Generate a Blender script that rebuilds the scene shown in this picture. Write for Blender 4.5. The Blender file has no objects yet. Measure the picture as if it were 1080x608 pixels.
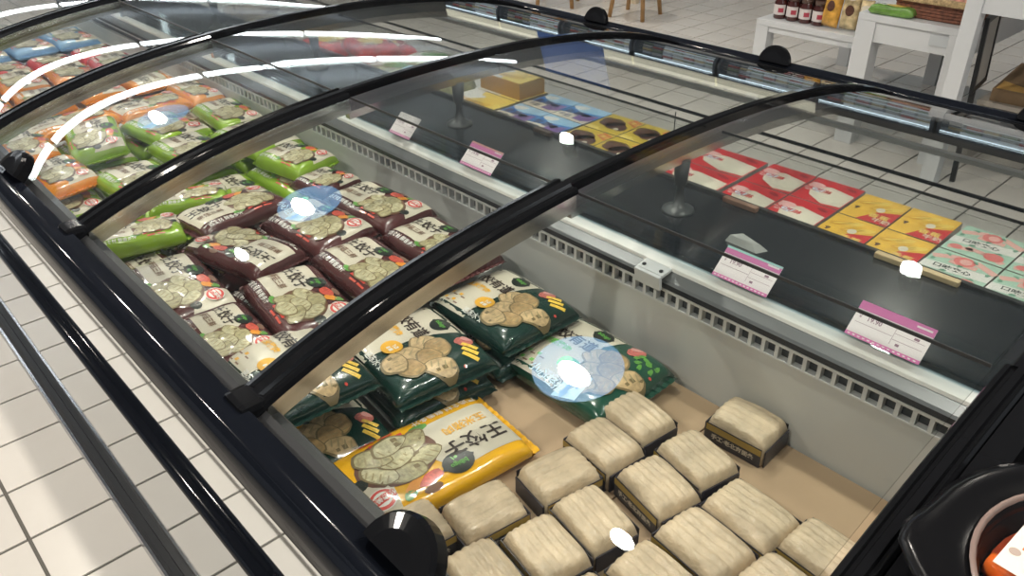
import bpy, bmesh, math, random
from mathutils import Vector, Matrix, noise

random.seed(7)
SC = bpy.context.scene
COL = SC.collection

# ------------------------------------------------------------------ camera
# X runs along the freezer (towards the viewer's right), Y across it, Z up.
FPX = 856.4
cam_d = bpy.data.cameras.new('camera')
cam_d.sensor_width = 36.0
cam_d.lens = FPX / 1080 * 36
cam_d.clip_start = 0.02
cam = bpy.data.objects.new('camera', cam_d)
COL.objects.link(cam)
RGT = Vector((0.67546519, 0.73722783, -0.01555332))
UPV = Vector((-0.37837875, 0.3646289, 0.85080861))
BCK = Vector((0.63291097, -0.56880655, 0.52524547))
CAMP = Vector((0, 0, 1.5))
cam.matrix_world = Matrix(((RGT.x, UPV.x, BCK.x, CAMP.x), (RGT.y, UPV.y, BCK.y, CAMP.y),
                           (RGT.z, UPV.z, BCK.z, CAMP.z), (0, 0, 0, 1)))
SC.camera = cam

# ------------------------------------------------------------------ world, view
w = bpy.data.worlds.new('world'); SC.world = w; w.use_nodes = True
bg = w.node_tree.nodes['Background']
bg.inputs[0].default_value = (0.86, 0.92, 1.0, 1); bg.inputs[1].default_value = 0.33
SC.view_settings.view_transform = 'Standard'
SC.view_settings.look = 'None'
SC.view_settings.gamma = 1.0
SC.view_settings.use_curve_mapping = False
SC.view_settings.exposure = 0.0
SC.cycles.transparent_max_bounces = 32
SC.cycles.max_bounces = 8
ZC = 3.2            # ceiling height
DOWN_E, LINE_E = 36.0, 11.0

# ------------------------------------------------------------------ materials
MATS = {}
def mat(name, col, rough=0.5, metal=0.0, noise_amt=0.0, noise_scale=20.0, bump=0.0, bump_scale=60.0,
        coat=0.0, spec=0.5, emit=None, emit_s=0.0):
    if name in MATS: return MATS[name]
    m = bpy.data.materials.new(name); m.use_nodes = True
    nt = m.node_tree; p = nt.nodes['Principled BSDF']
    p.inputs['Base Color'].default_value = (*col, 1)
    p.inputs['Roughness'].default_value = rough
    p.inputs['Metallic'].default_value = metal
    p.inputs['Specular IOR Level'].default_value = spec
    p.inputs['Coat Weight'].default_value = coat
    p.inputs['Coat Roughness'].default_value = 0.08
    if emit:
        p.inputs['Emission Color'].default_value = (*emit, 1); p.inputs['Emission Strength'].default_value = emit_s
    if noise_amt or bump:
        tc = nt.nodes.new('ShaderNodeTexCoord')
    if noise_amt:
        n = nt.nodes.new('ShaderNodeTexNoise'); n.inputs['Scale'].default_value = noise_scale
        n.inputs['Detail'].default_value = 4
        nt.links.new(tc.outputs['Object'], n.inputs['Vector'])
        r = nt.nodes.new('ShaderNodeValToRGB')
        a = [max(0, c * (1 - noise_amt)) for c in col]; b = [min(1, c * (1 + noise_amt)) for c in col]
        r.color_ramp.elements[0].color = (*a, 1); r.color_ramp.elements[1].color = (*b, 1)
        r.color_ramp.elements[0].position = 0.3; r.color_ramp.elements[1].position = 0.7
        nt.links.new(n.outputs['Fac'], r.inputs['Fac']); nt.links.new(r.outputs['Color'], p.inputs['Base Color'])
    if bump:
        n2 = nt.nodes.new('ShaderNodeTexNoise'); n2.inputs['Scale'].default_value = bump_scale
        n2.inputs['Detail'].default_value = 3
        nt.links.new(tc.outputs['Object'], n2.inputs['Vector'])
        bn = nt.nodes.new('ShaderNodeBump'); bn.inputs['Strength'].default_value = bump
        bn.inputs['Distance'].default_value = 0.004
        nt.links.new(n2.outputs['Fac'], bn.inputs['Height']); nt.links.new(bn.outputs['Normal'], p.inputs['Normal'])
        if coat: nt.links.new(bn.outputs['Normal'], p.inputs['Coat Normal'])
    MATS[name] = m
    return m

def glass(name, tint=(0.97, 0.985, 0.98), f0=0.04, rough=0.0, strength=1.0):
    """Thin sheet glass: clear straight through, mirror by Schlick's law."""
    if name in MATS: return MATS[name]
    m = bpy.data.materials.new(name); m.use_nodes = True
    nt = m.node_tree; nt.nodes.clear()
    out = nt.nodes.new('ShaderNodeOutputMaterial'); mix = nt.nodes.new('ShaderNodeMixShader')
    tr = nt.nodes.new('ShaderNodeBsdfTransparent'); tr.inputs[0].default_value = (*tint, 1)
    gl = nt.nodes.new('ShaderNodeBsdfGlossy'); gl.inputs['Roughness'].default_value = rough
    lw = nt.nodes.new('ShaderNodeLayerWeight'); lw.inputs['Blend'].default_value = 0.5
    pw = nt.nodes.new('ShaderNodeMath'); pw.operation = 'POWER'; pw.inputs[1].default_value = 5
    ml = nt.nodes.new('ShaderNodeMath'); ml.operation = 'MULTIPLY_ADD'
    ml.inputs[1].default_value = (1 - f0) * strength; ml.inputs[2].default_value = f0
    nt.links.new(lw.outputs['Facing'], pw.inputs[0]); nt.links.new(pw.outputs[0], ml.inputs[0])
    nt.links.new(ml.outputs[0], mix.inputs[0]); nt.links.new(tr.outputs[0], mix.inputs[1])
    nt.links.new(gl.outputs[0], mix.inputs[2]); nt.links.new(mix.outputs[0], out.inputs[0])
    MATS[name] = m
    return m

def emitter(name, col, s):
    if name in MATS: return MATS[name]
    m = bpy.data.materials.new(name); m.use_nodes = True
    nt = m.node_tree; nt.nodes.clear()
    out = nt.nodes.new('ShaderNodeOutputMaterial'); e = nt.nodes.new('ShaderNodeEmission')
    e.inputs[0].default_value = (*col, 1); e.inputs[1].default_value = s
    nt.links.new(e.outputs[0], out.inputs[0]); MATS[name] = m
    return m

M_black = mat('black_gloss', (0.007, 0.0073, 0.0085), 0.09, spec=.18)
M_rail = mat('rail_gloss', (0.007, 0.0085, 0.013), 0.10, spec=.4)
M_matblack = mat('black_matte', (0.014, 0.015, 0.017), 0.45)
M_lip = mat('grey_lip', (0.030, 0.031, 0.033), 0.35)
M_div = mat('divider_black', (0.022, 0.025, 0.030), 0.22, bump=0.05, bump_scale=15)
M_steel = mat('steel', (0.62, 0.63, 0.64), 0.18, 1.0)
M_web = mat('brushed_web', (0.50, 0.49, 0.47), 0.16, 1.0, bump=0.02, bump_scale=25)
M_alu = mat('aluminium', (0.80, 0.80, 0.79), 0.30, 0.6)
M_mirror = mat('coated_side_glass', (0.80, 0.825, 0.83), 0.03, 1.0)
M_liner = mat('liner_white', (0.60, 0.60, 0.58), 0.42, noise_amt=0.04, noise_scale=6)
M_vent = mat('vent_grey', (0.66, 0.67, 0.67), 0.4)
M_slot = mat('vent_dark', (0.05, 0.055, 0.06), 0.6)
M_card = mat('cardboard', (0.42, 0.295, 0.185), 0.75, noise_amt=0.05, noise_scale=9)
M_glass = glass('lid_glass')
M_sideg = glass('side_glass', (0.97, 0.98, 0.975))
M_acryl = glass('acrylic', (0.86, 0.90, 0.92), 0.06, 0.03)
M_tile = mat('tile_white', (0.70, 0.66, 0.61), 0.22, noise_amt=0.03, noise_scale=3)
M_grout = mat('grout', (0.13, 0.12, 0.105), 0.85)
M_white = mat('table_white', (0.64, 0.655, 0.67), 0.4)
M_ceil = mat('ceiling_paint', (0.20, 0.22, 0.25), 0.8)
M_wall = mat('wall_paint', (0.40, 0.35, 0.31), 0.8)

# ------------------------------------------------------------------ mesh helpers
def new_obj(name, me, parent=None, m=None):
    o = bpy.data.objects.new(name, me)
    COL.objects.link(o)
    if parent: o.parent = parent
    if m is not None and not me.materials: me.materials.append(m)
    return o

def mesh_of(name, verts, faces, smooth=False, m=None):
    me = bpy.data.meshes.new(name)
    me.from_pydata([tuple(v) for v in verts], [], faces)
    me.update()
    if smooth:
        me.polygons.foreach_set('use_smooth', [True] * len(me.polygons))
    if m is not None: me.materials.append(m)
    return me

def fix_normals(me):
    bm = bmesh.new(); bm.from_mesh(me); bmesh.ops.recalc_face_normals(bm, faces=bm.faces); bm.to_mesh(me); bm.free()
    return me

def box_mesh(name, lo, hi, m=None, bevel=0.0):
    bm = bmesh.new()
    bmesh.ops.create_cube(bm, size=1)
    for v in bm.verts:
        v.co = Vector([(lo[i] + hi[i]) / 2 + v.co[i] * (hi[i] - lo[i]) for i in range(3)])
    if bevel:
        bmesh.ops.bevel(bm, geom=list(bm.edges), offset=bevel, segments=2, affect='EDGES', profile=0.6)
    me = bpy.data.meshes.new(name); bm.to_mesh(me); bm.free()
    if m is not None: me.materials.append(m)
    return me

def box(name, lo, hi, m, parent=None, bevel=0.0):
    return new_obj(name, box_mesh(name, lo, hi, m, bevel), parent)

def prism_x(name, prof, x0, x1, m, parent=None, smooth=False):
    """Extrude a closed (y, z) profile along X."""
    n = len(prof)
    v = [(x0, y, z) for y, z in prof] + [(x1, y, z) for y, z in prof]
    f = [(i, (i + 1) % n, n + (i + 1) % n, n + i) for i in range(n)] + [tuple(range(n))[::-1], tuple(range(n, 2 * n))]
    me = fix_normals(mesh_of(name, v, f, False, m))
    if smooth:
        me.polygons.foreach_set('use_smooth', [len(p.vertices) == 4 for p in me.polygons])
    return new_obj(name, me, parent)

def lathe_mesh(name, prof, n=24, m=None, smooth=True, caps=True):
    """Revolve (r, z) pairs about Z."""
    v, f = [], []
    for r, z in prof:
        for i in range(n):
            a = 2 * math.pi * i / n
            v.append((r * math.cos(a), r * math.sin(a), z))
    for j in range(len(prof) - 1):
        for i in range(n):
            k = (i + 1) % n
            f.append((j * n + i, j * n + k, (j + 1) * n + k, (j + 1) * n + i))
    if caps: f.append(tuple(range(n))[::-1]); f.append(tuple(range((len(prof) - 1) * n, len(prof) * n)))
    me = mesh_of(name, v, f, smooth, m)
    if smooth and caps:
        me.polygons[-1].use_smooth = False; me.polygons[-2].use_smooth = False
    return me

def empty(name, loc=(0, 0, 0), rz=0.0):
    o = bpy.data.objects.new(name, None); COL.objects.link(o)
    o.location = loc; o.rotation_euler = (0, 0, rz); o.empty_display_size = 0.05
    return o

def tag(o, label=None, cat=None, group=None, kind=None):
    if label: o['label'] = label
    if cat: o['category'] = cat
    if group: o['group'] = group
    if kind: o['kind'] = kind
    return o

_TXT = {}
def text_polys(s, size, bold=0.0):
    """Triangulated outlines of a line of lettering, centred on the origin."""
    key = (s, size, bold)
    if key in _TXT: return _TXT[key]
    cu = bpy.data.curves.new('lettering', 'FONT')
    cu.body = s; cu.size = size; cu.align_x = 'CENTER'; cu.align_y = 'CENTER'
    cu.resolution_u = 2; cu.offset = bold; cu.fill_mode = 'FRONT'
    o = bpy.data.objects.new('lettering', cu); COL.objects.link(o)
    bpy.context.view_layer.update()
    me = bpy.data.meshes.new_from_object(o.evaluated_get(bpy.context.evaluated_depsgraph_get()))
    v = [(p.co.x, p.co.y) for p in me.vertices]; f = [tuple(p.vertices) for p in me.polygons]
    if v:
        cx = (min(a for a, _ in v) + max(a for a, _ in v)) / 2; cy = (min(b for _, b in v) + max(b for _, b in v)) / 2
        v = [(a - cx, b - cy) for a, b in v]
    bpy.data.objects.remove(o); bpy.data.meshes.remove(me); bpy.data.curves.remove(cu)
    _TXT[key] = (v, f)
    return v, f

def ell(cx, cy, rx, ry, rot=0.0, n=18, wob=0.0, seed=0):
    out = []; c, s = math.cos(rot), math.sin(rot)
    for i in range(n):
        a = 2 * math.pi * i / n
        k = 1 + wob * math.sin(3 * a + seed) + wob * 0.7 * math.sin(5 * a + 2 * seed)
        x, y = rx * k * math.cos(a), ry * k * math.sin(a)
        out.append((cx + x * c - y * s, cy + x * s + y * c))
    return out

def rect(x0, y0, x1, y1): return [(x0, y0), (x1, y0), (x1, y1), (x0, y1)]

def rrect(cx, cy, w_, h_, rot=0.0):
    c, s = math.cos(rot), math.sin(rot)
    return [(cx + x * c - y * s, cy + x * s + y * c) for x, y in ((-w_/2, -h_/2), (w_/2, -h_/2), (w_/2, h_/2), (-w_/2, h_/2))]

def drape(name, items, h, step=0.0, lift=0.0):
    """Print on a surface: items = (shape, material, layer); shape is a polygon in metres or ('text', s, x, y, size, rot, bold).
    h(x, y) is the height of the surface. One mesh with one material slot per ink."""
    bm = bmesh.new(); mats = []
    for shape, m, layer in items:
        if m not in mats: mats.append(m)
        mi = mats.index(m)
        if shape[0] == 'text':
            _, s, tx, ty, size, rot, bold = shape
            vs, fs = text_polys(s, size, bold)
            c, sn = math.cos(rot), math.sin(rot)
            bv = []
            for a, b in vs:
                x, y = tx + a * c - b * sn, ty + a * sn + b * c
                bv.append(bm.verts.new((x, y, h(x, y) + 0.00014 * layer + lift * 2.4)))
            for f in fs:
                try:
                    fc = bm.faces.new([bv[i] for i in f]); fc.material_index = mi
                except ValueError: pass
        else:
            b2 = bmesh.new()
            b2.faces.new([b2.verts.new((x, y, 0)) for x, y in shape])
            if step:
                xs = [p[0] for p in shape]; ys = [p[1] for p in shape]
                for ax, lo, hi in ((0, min(xs), max(xs)), (1, min(ys), max(ys))):
                    k = math.floor(lo / step) + 1
                    while k * step < hi:
                        co = Vector((k * step, 0, 0)) if ax == 0 else Vector((0, k * step, 0))
                        no = Vector((1, 0, 0)) if ax == 0 else Vector((0, 1, 0))
                        bmesh.ops.bisect_plane(b2, geom=b2.verts[:] + b2.edges[:] + b2.faces[:], dist=1e-6, plane_co=co, plane_no=no)
                        k += 1
            vm = {}
            for v in b2.verts:
                vm[v] = bm.verts.new((v.co.x, v.co.y, h(v.co.x, v.co.y) + 0.00014 * layer + lift))
            for f in b2.faces:
                fc = bm.faces.new([vm[v] for v in f.verts]); fc.material_index = mi; fc.smooth = True
            b2.free()
    bmesh.ops.recalc_face_normals(bm, faces=bm.faces)
    for f in bm.faces:
        if f.normal.z < 0: f.normal_flip()
    me = bpy.data.meshes.new(name); bm.to_mesh(me); bm.free()
    for m in mats: me.materials.append(m)
    return me

# ------------------------------------------------------------------ floor, ceiling, walls
PX, PY, OX, OY = 0.2, 0.2063, -1.965, 0.034
def project(p):
    d = Vector(p) - CAMP
    z = -d.dot(BCK)
    if z < 0.05: return None
    return 540 + FPX * d.dot(RGT) / z, 304 - FPX * d.dot(UPV) / z

fl = box('floor', (-18, -6, -0.05), (8, 13, -0.004), M_grout); tag(fl, kind='structure')
tile_me = box_mesh('tile', (-PX/2 + 0.0040, -PY/2 + 0.0040, -0.012), (PX/2 - 0.0040, PY/2 - 0.0040, 0.0), M_tile, 0.0012)
cells = []
for i in range(-60, 26):
    for j in range(-22, 44):
        cx, cy = OX + (i + 0.5) * PX, OY + (j + 0.5) * PY
        cells.append((cx, cy))
def in_view(c):
    q = project((c[0], c[1], 0))
    if q is None or not (-25 < q[0] < 1105 and -25 < q[1] < 633): return False
    return c[1] < 0.35 or c[1] > 2.9
vis = sorted([c for c in cells if in_view(c)], key=lambda c: (Vector((c[0], c[1], 0)) - CAMP).length)[:300]
vs_ = set(vis)
for cx, cy in vis:
    t = new_obj('tile', tile_me, fl); t.location = (cx, cy, 0)
rv, rf = [], []
for cx, cy in cells:
    if (cx, cy) in vs_: continue
    a, b = PX/2 - 0.0045, PY/2 - 0.0045; k = len(rv)
    rv += [(cx-a, cy-b, 0), (cx+a, cy-b, 0), (cx+a, cy+b, 0), (cx-a, cy+b, 0), (cx-a, cy-b, -.01), (cx+a, cy-b, -.01), (cx+a, cy+b, -.01), (cx-a, cy+b, -.01)]
    rf += [(k, k+1, k+2, k+3), (k, k+4, k+5, k+1), (k+1, k+5, k+6, k+2), (k+2, k+6, k+7, k+3), (k+3, k+7, k+4, k)]
tag(new_obj('tile_field', mesh_of('tile_field', rv, rf, False, M_tile), fl), kind='stuff')
tag(box('ceiling', (-18, -6, ZC + .25), (8, 13, ZC + 0.35), M_ceil), kind='structure')
tag(box('wall_back', (-18, 12.9, 0), (8, 13.0, ZC + .25), M_wall), kind='structure')
tag(box('wall_left', (-18.1, -6, 0), (-18, 13, ZC + .25), M_wall), kind='structure')

# ------------------------------------------------------------------ lamps of the store
def downlight(x, y, r, e):
    t = empty('downlight', (x, y, ZC))
    tag(t, 'round downlight under the store ceiling, mirrored in the lids or added to light the floor', 'ceiling light', 'round downlights')
    ring = lathe_mesh('trim_ring', [(r * 1.02, -0.004), (r * 1.28, -0.012), (r * 1.3, 0.0)], 28, M_white, True, False)
    new_obj('trim_ring', ring, t)
    new_obj('housing', lathe_mesh('housing', [(r * 1.2, 0.0), (r * 1.2, .249)], 24, M_matblack), t)
    new_obj('lamp_disc', lathe_mesh('lamp_disc', [(r, -0.006), (r, 0.0)], 28, emitter('lamp_disc', (1.0, 0.96, 0.88), 60), False), t)
    ld = bpy.data.lights.new('downlight_beam', 'SPOT'); ld.energy = e; ld.shadow_soft_size = r
    ld.spot_size = math.radians(150); ld.spot_blend = 0.8; ld.color = (1.0, 0.93, 0.82)
    lo = bpy.data.objects.new('downlight_beam', ld); COL.objects.link(lo); lo.parent = t; lo.location = (0, 0, -0.03)
for x, y, r, e in ((-2.14, 1.53, .085, 4.2), (-4.71, 1.53, .085, 5), (-7.2, 1.53, .085, 6), (0.4, 1.53, .085, 3.5),
                   (-1.39, .66, .05, 3), (-4.67, .64, .05, 3), (1.4, .66, .05, 2),
                   (-1.57, 4.62, .06, 1.5), (-4.65, 4.72, .06, 2.2), (1.5, 4.65, .06, 2), (-3.3, -1.6, .06, 6.5), (-.6, -1.7, .06, 5.5)):  # last two added out of view to brighten the left floor
    downlight(x, y, r, e * DOWN_E)
def linear_light(x, y0, y1, s):
    t = empty('linear_light', (x, (y0 + y1) / 2, ZC)); L = (y1 - y0) / 2
    tag(t, 'long white linear lamp under the ceiling, mirrored in the lids or added as fill', 'ceiling light', 'linear ceiling lamps')
    for q in (-.7, .7): box('hanger', (-.006, q * L - .006, 0.0), (.006, q * L + .006, .249), M_steel, t)
    box('diffuser', (-.04, -L + .01, -.035), (.04, L - .01, 0), emitter('tube', (0.92, 0.97, 1.0), LINE_E), t)
for x in (-8.1, -9.75, -12.6, -14.9):
    for k in range(4): linear_light(x, -2.2 + k * 2.45, .2 + k * 2.45, 1)
for x in (3.2, 5.6):  # unseen lamps added behind the camera for general fill light
    for k in range(5): linear_light(x, -3.2 + k * 2.45, -.8 + k * 2.45, 1)

# ------------------------------------------------------------------ island freezer
YC = 1.227
def zarch(y):
    d = y - YC
    return 0.935 - 0.102 * d * d - 0.0673 * d ** 4
XR = [-0.160] + [-0.180 - 0.704 * i for i in range(1, 7)]          # cross ribs
XE, XB = XR[0] + 0.018, XR[-1]                        # ends of the chest
FZ = empty('island_freezer', (0, 0, 0))
tag(FZ, 'long double-sided island freezer with arched sliding glass lids and black rails', 'freezer')
def my(prof): return [(2 * YC - y, z) for y, z in prof]

def arc_pts(cy, cz, ry, rz, a0, a1, n):
    return [(cy + ry * math.cos(math.radians(a0 + (a1 - a0) * i / n)), cz + rz * math.sin(math.radians(a0 + (a1 - a0) * i / n))) for i in range(n + 1)]
rail = ([(.262, .722), (.2535, .722), (.2500, .727), (.2475, .735), (.2490, .739), (.2465, .744)] + arc_pts(.264, .772, .0185, .026, 205, 115, 8)
        + [(.258, .7975), (.261, .801), (.276, .803), (.280, .799), (.296, .800), (.300, .794), (.301, .775), (.262, .770)])
for nm, pr in (('top_rail', rail), ('top_rail', my(rail))):
    prism_x(nm, pr, XB, XE, M_rail, FZ, True)
lip = [(.296, .776), (.338, .770), (.342, .764), (.342, .715), (.330, .715), (.296, .766)]
for pr in (lip, my(lip)): prism_x('inner_lip', pr, XB, XE, M_lip, FZ)
bead = [(.3005, .7785), (.306, .7785), (.306, .7745), (.3005, .7745)]
for pr in (bead, my(bead)): prism_x('lip_bead', pr, XB, XE, M_steel, FZ)
bump = [(.2542, .548)] + arc_pts(.2542, .532, .019, .016, 90, 270, 12)
for pr in (bump, my([(y, .532 + (z - .532) * .2 + .03) for y, z in bump])): prism_x('bumper', pr, XB, XE, M_rail, FZ, True)
kick = [(.254, .003), (.2345, .003), (.2325, .010), (.2345, .020), (.240, .026), (.254, .028)]
for pr in (kick, my(kick)): prism_x('kick_rail', pr, XB, XE, M_matblack, FZ)
prism_x('kick_trim', [(.222, .001), (.2340, .001), (.2322, .011), (.226, .010)], XB, XE, M_steel, FZ)
box('side_panel', (XB, .2545, .01), (XE, .262, .725), M_mirror, FZ)                # reflective coated near side
box('side_panel', (XB, 2 * YC - .262, .08), (XE, 2 * YC - .2545, .722), M_sideg, FZ)  # clear far side
box('glass_frame', (XB, 2 * YC - .285, .656), (XE, 2 * YC - .2625, .668), M_alu, FZ)
box('base', (XB, .264, .02), (XE, 2 * YC - .264, .14), M_matblack, FZ)
box('inner_wall', (XB, .336, .14), (XE, .348, .714), M_liner, FZ)
# divider in the middle: wall, vents, ledge, black top
YW = 1.080
box('divider_wall', (XB, YW, .14), (XE, YW + .012, .664), M_liner, FZ)
box('vent_slot', (XB, YW + .010, .664), (XE, YW + .014, .692), M_slot, FZ)
box('vent_rim', (XB, YW - .006, .690), (XE, YW + .012, .696), M_vent, FZ, .001)
box('vent_rim', (XB, YW - .004, .660), (XE, YW + .010, .6645), M_vent, FZ, .001)
bar_me = box_mesh('grille_bar', (-.0035, -.004, -.013), (.0035, .009, .013), M_vent)
x = XE - .02; nb = 0
while x > XR[4]:
    b = new_obj('grille_bar', bar_me, FZ); b.location = (x, YW, .6775); x -= .0262; nb += 1
prism_x('dark_channel', [(YW - .004, .6965), (YW - .008, .6985), (YW - .006, .708), (YW + .010, .710), (YW + .010, .6965)], XB, XE, M_div, FZ)
prism_x('ledge', [(YW - .007, .7085), (YW - .004, .714), (YW + .008, .728), (YW + .012, .728), (YW + .012, .7105)], XB, XE, mat('ledge_grey', (.22, .23, .24), .3, .5), FZ)
prism_x('ledge_strip', [(YW + .009, .7285), (YW + .0105, .7345), (YW + .0205, .747), (YW + .028, .748), (YW + .028, .7285)], XB, XE, mat('strip_white', (.92, .91, .88), .25), FZ)
box('divider_top', (XB, YW + .028, .742), (XE, 1.372, .757), M_div, FZ, .002)
box('divider_edge', (XB, 1.366, .735), (XE, 1.378, .764), M_lip, FZ, .002)
box('divider_back', (XB, 1.340, .14), (XE, 1.352, .742), M_liner, FZ)
box('far_floor', (XB, 1.352, .14), (XE, 2 * YC - .275, .16), M_liner, FZ)
box('far_deck', (XB, 1.3525, .680), (XE, 1.690, .690), M_liner, FZ)
# near basin floors: bare cardboard in the first bay, a raised deck further on
box('basin_floor', (XB, .348, .14), (XE, YW, .49), M_liner, FZ)
for x0, x1, y0, y1, z in ((-.60, -.19, .352, 1.075, 0), (-.99, -.602, .352, 1.074, .001)):
    box('cardboard_sheet', (x0, y0, .4905), (x1, y1, .5015 + z), M_card, FZ, .001)
box('raised_deck', (-2.84, .35, .4905), (-1.235, YW - .001, .553), M_liner, FZ)
box('raised_deck', (XB, .35, .4905), (-2.842, YW - .001, .602), M_liner, FZ)
# price-tag rail of clear acrylic
tr = [(YW + .012, .757), (YW + .015, .7555), (YW + .058, .797), (YW + .055, .7985)]
for i in range(5): prism_x('tag_rail', tr, XR[i + 1] + .03, XR[i] - .02, M_acryl, FZ)
prism_x('tag_rail_foot', [(YW + .013, .754), (YW + .034, .754), (YW + .034, .760), (YW + .016, .760)], XB, XE, M_acryl, FZ)

# ribs: black cap with two ridges above a bright web
def sweep(name, sec, y0, y1, m, parent, n=40, smooth=True):
    v, f = [], []; k = len(sec)
    for i in range(n + 1):
        y = y0 + (y1 - y0) * i / n
        s = (zarch(y + .001) - zarch(y - .001)) / .002
        l = math.hypot(1, s); ny, nz = -s / l, 1 / l
        for xx, hh in sec: v.append((xx, y + hh * ny, zarch(y) + hh * nz))
    for i in range(n):
        for j in range(k):
            j2 = (j + 1) % k
            f.append((i * k + j, i * k + j2, (i + 1) * k + j2, (i + 1) * k + j))
    f.append(tuple(range(k))); f.append(tuple(range(n * k, (n + 1) * k)))
    me = fix_normals(mesh_of(name, v, f, False, m))
    return new_obj(name, me, parent)
for i, xr in enumerate(XR):
    cap = [(xr - .028, -.014), (xr - .028, -.005), (xr - .025, -.002), (xr - .016, 0), (xr - .013, -.004), (xr - .007, -.004),
           (xr - .004, 0), (xr + .010, 0), (xr + .013, -.005), (xr + .019, -.005), (xr + .022, -.002), (xr + .027, -.006), (xr + .029, -.014)]
    if i == 0: cap = [(xr + (q - xr) * .62, h_) for q, h_ in cap]
    r = sweep('rib', cap, .275, .924, M_black, FZ)
    hw = .022 if i else .014
    sweep('web', [(xr - hw, -.050), (xr - hw, -.0145), (xr + hw, -.0145), (xr + hw, -.050)], .31, .924, M_web, r)
    thin = [(xr - .010, -.020), (xr - .010, -.003), (xr - .007, 0), (xr + .007, 0), (xr + .010, -.003), (xr + .010, -.020)]
    r2 = sweep('rib', thin, .9242, 2 * YC - .262, M_black, FZ)
    sweep('rib_side', [(xr - .009, -.052), (xr - .009, -.0205), (xr + .0095, -.0205), (xr + .0095, -.052)], .9242, 2 * YC - .30, mat('rib_grey', (.20, .21, .23), .28, .7), r2)
    sweep('web', [(xr - .009, -.070), (xr - .009, -.0525), (xr + .0090, -.0525), (xr + .0090, -.070)], .9242, 2 * YC - .31, M_web, r2)
    new_obj('end_cap', box_mesh('end_cap', (xr - hw - .006, .284, .780), (xr + hw + .006, .326, .8060), M_black, .010), r)
    post = [(.034, .757), (.033, .761), (.022, .766), (.012, .772), (.0075, .790), (.0075, .812), (.013, .816), (.016, .868)]
    po = new_obj('support_post', lathe_mesh('support_post', post, 20, mat('post_grey', (.10, .105, .11), .3)), FZ)
    po.location = (xr - .0, 1.255, 0)

def slab(name, x0, x1, y0, y1, off, th, m, parent, n=36):
    """Curved sheet that follows the arch; every side has its own vertices so the shading stays clean."""
    v, f, sm = [], [], []
    ys = [y0 + (y1 - y0) * i / n for i in range(n + 1)]
    def strip(a, b, smooth):
        k = len(v)
        for y in ys: v.extend([(a[0], y, zarch(y) + off + a[1]), (b[0], y, zarch(y) + off + b[1])])
        for i in range(n): f.append((k + 2*i, k + 2*i + 1, k + 2*i + 3, k + 2*i + 2)); sm.append(smooth)
    strip((x0, 0), (x1, 0), True); strip((x1, -th), (x0, -th), True)
    strip((x1, 0), (x1, -th), False); strip((x0, -th), (x0, 0), False)
    for y, fl_ in ((y0, 1), (y1, -1)):
        k = len(v); v.extend([(x0, y, zarch(y) + off), (x0, y, zarch(y) + off - th), (x1, y, zarch(y) + off - th), (x1, y, zarch(y) + off)])
        f.append((k, k+1, k+2, k+3)[::fl_]); sm.append(False)
    me = mesh_of(name, v, f, False, m)
    me.polygons.foreach_set('use_smooth', sm)
    return new_obj(name, me, parent)

# half-dome grip on the lid edge
def grip_mesh():
    v, f = [], []; n = 16
    rings = [(.050, 0.0), (.050, .014), (.046, .019), (.030, .0205)]
    for r, t in rings:
        for i in range(n + 1):
            a = math.pi * i / n
            v.append((r * math.cos(a), r * math.sin(a) * .98, t))
    for k in range(len(rings) - 1):
        for i in range(n):
            f.append((k * (n+1) + i, k * (n+1) + i + 1, (k+1) * (n+1) + i + 1, (k+1) * (n+1) + i))
    f.append(tuple(range(n + 1))); f.append(tuple(range(3 * (n+1), 4 * (n+1))))
    f.append((0, n + 1, 2*(n+1), 3*(n+1), 3*(n+1) + n, 2*(n+1) + n, n + 1 + n, n))
    me = fix_normals(mesh_of('grip', v, f, False, M_black))
    return me
GRIP = grip_mesh()
M_stick = glass('sticker_film', (0.55, 0.74, 0.95), 0.0, 0.3, 0.0)
M_stblue = mat('sticker_blue', (.22, .42, .72), .5)
M_sticky = mat('sticker_pale', (.45, .66, .92), .35)
M_stgreen = mat('sticker_green', (.05, .45, .25), .5)

def film(name, col, alpha):
    if name in MATS: return MATS[name]
    m = bpy.data.materials.new(name); m.use_nodes = True
    p = m.node_tree.nodes['Principled BSDF']
    p.inputs['Base Color'].default_value = (*col, 1); p.inputs['Alpha'].default_value = alpha; p.inputs['Roughness'].default_value = .3
    MATS[name] = m
    return m
M_film = film('sticker_clear_blue', (.10, .35, .74), .38)

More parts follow.
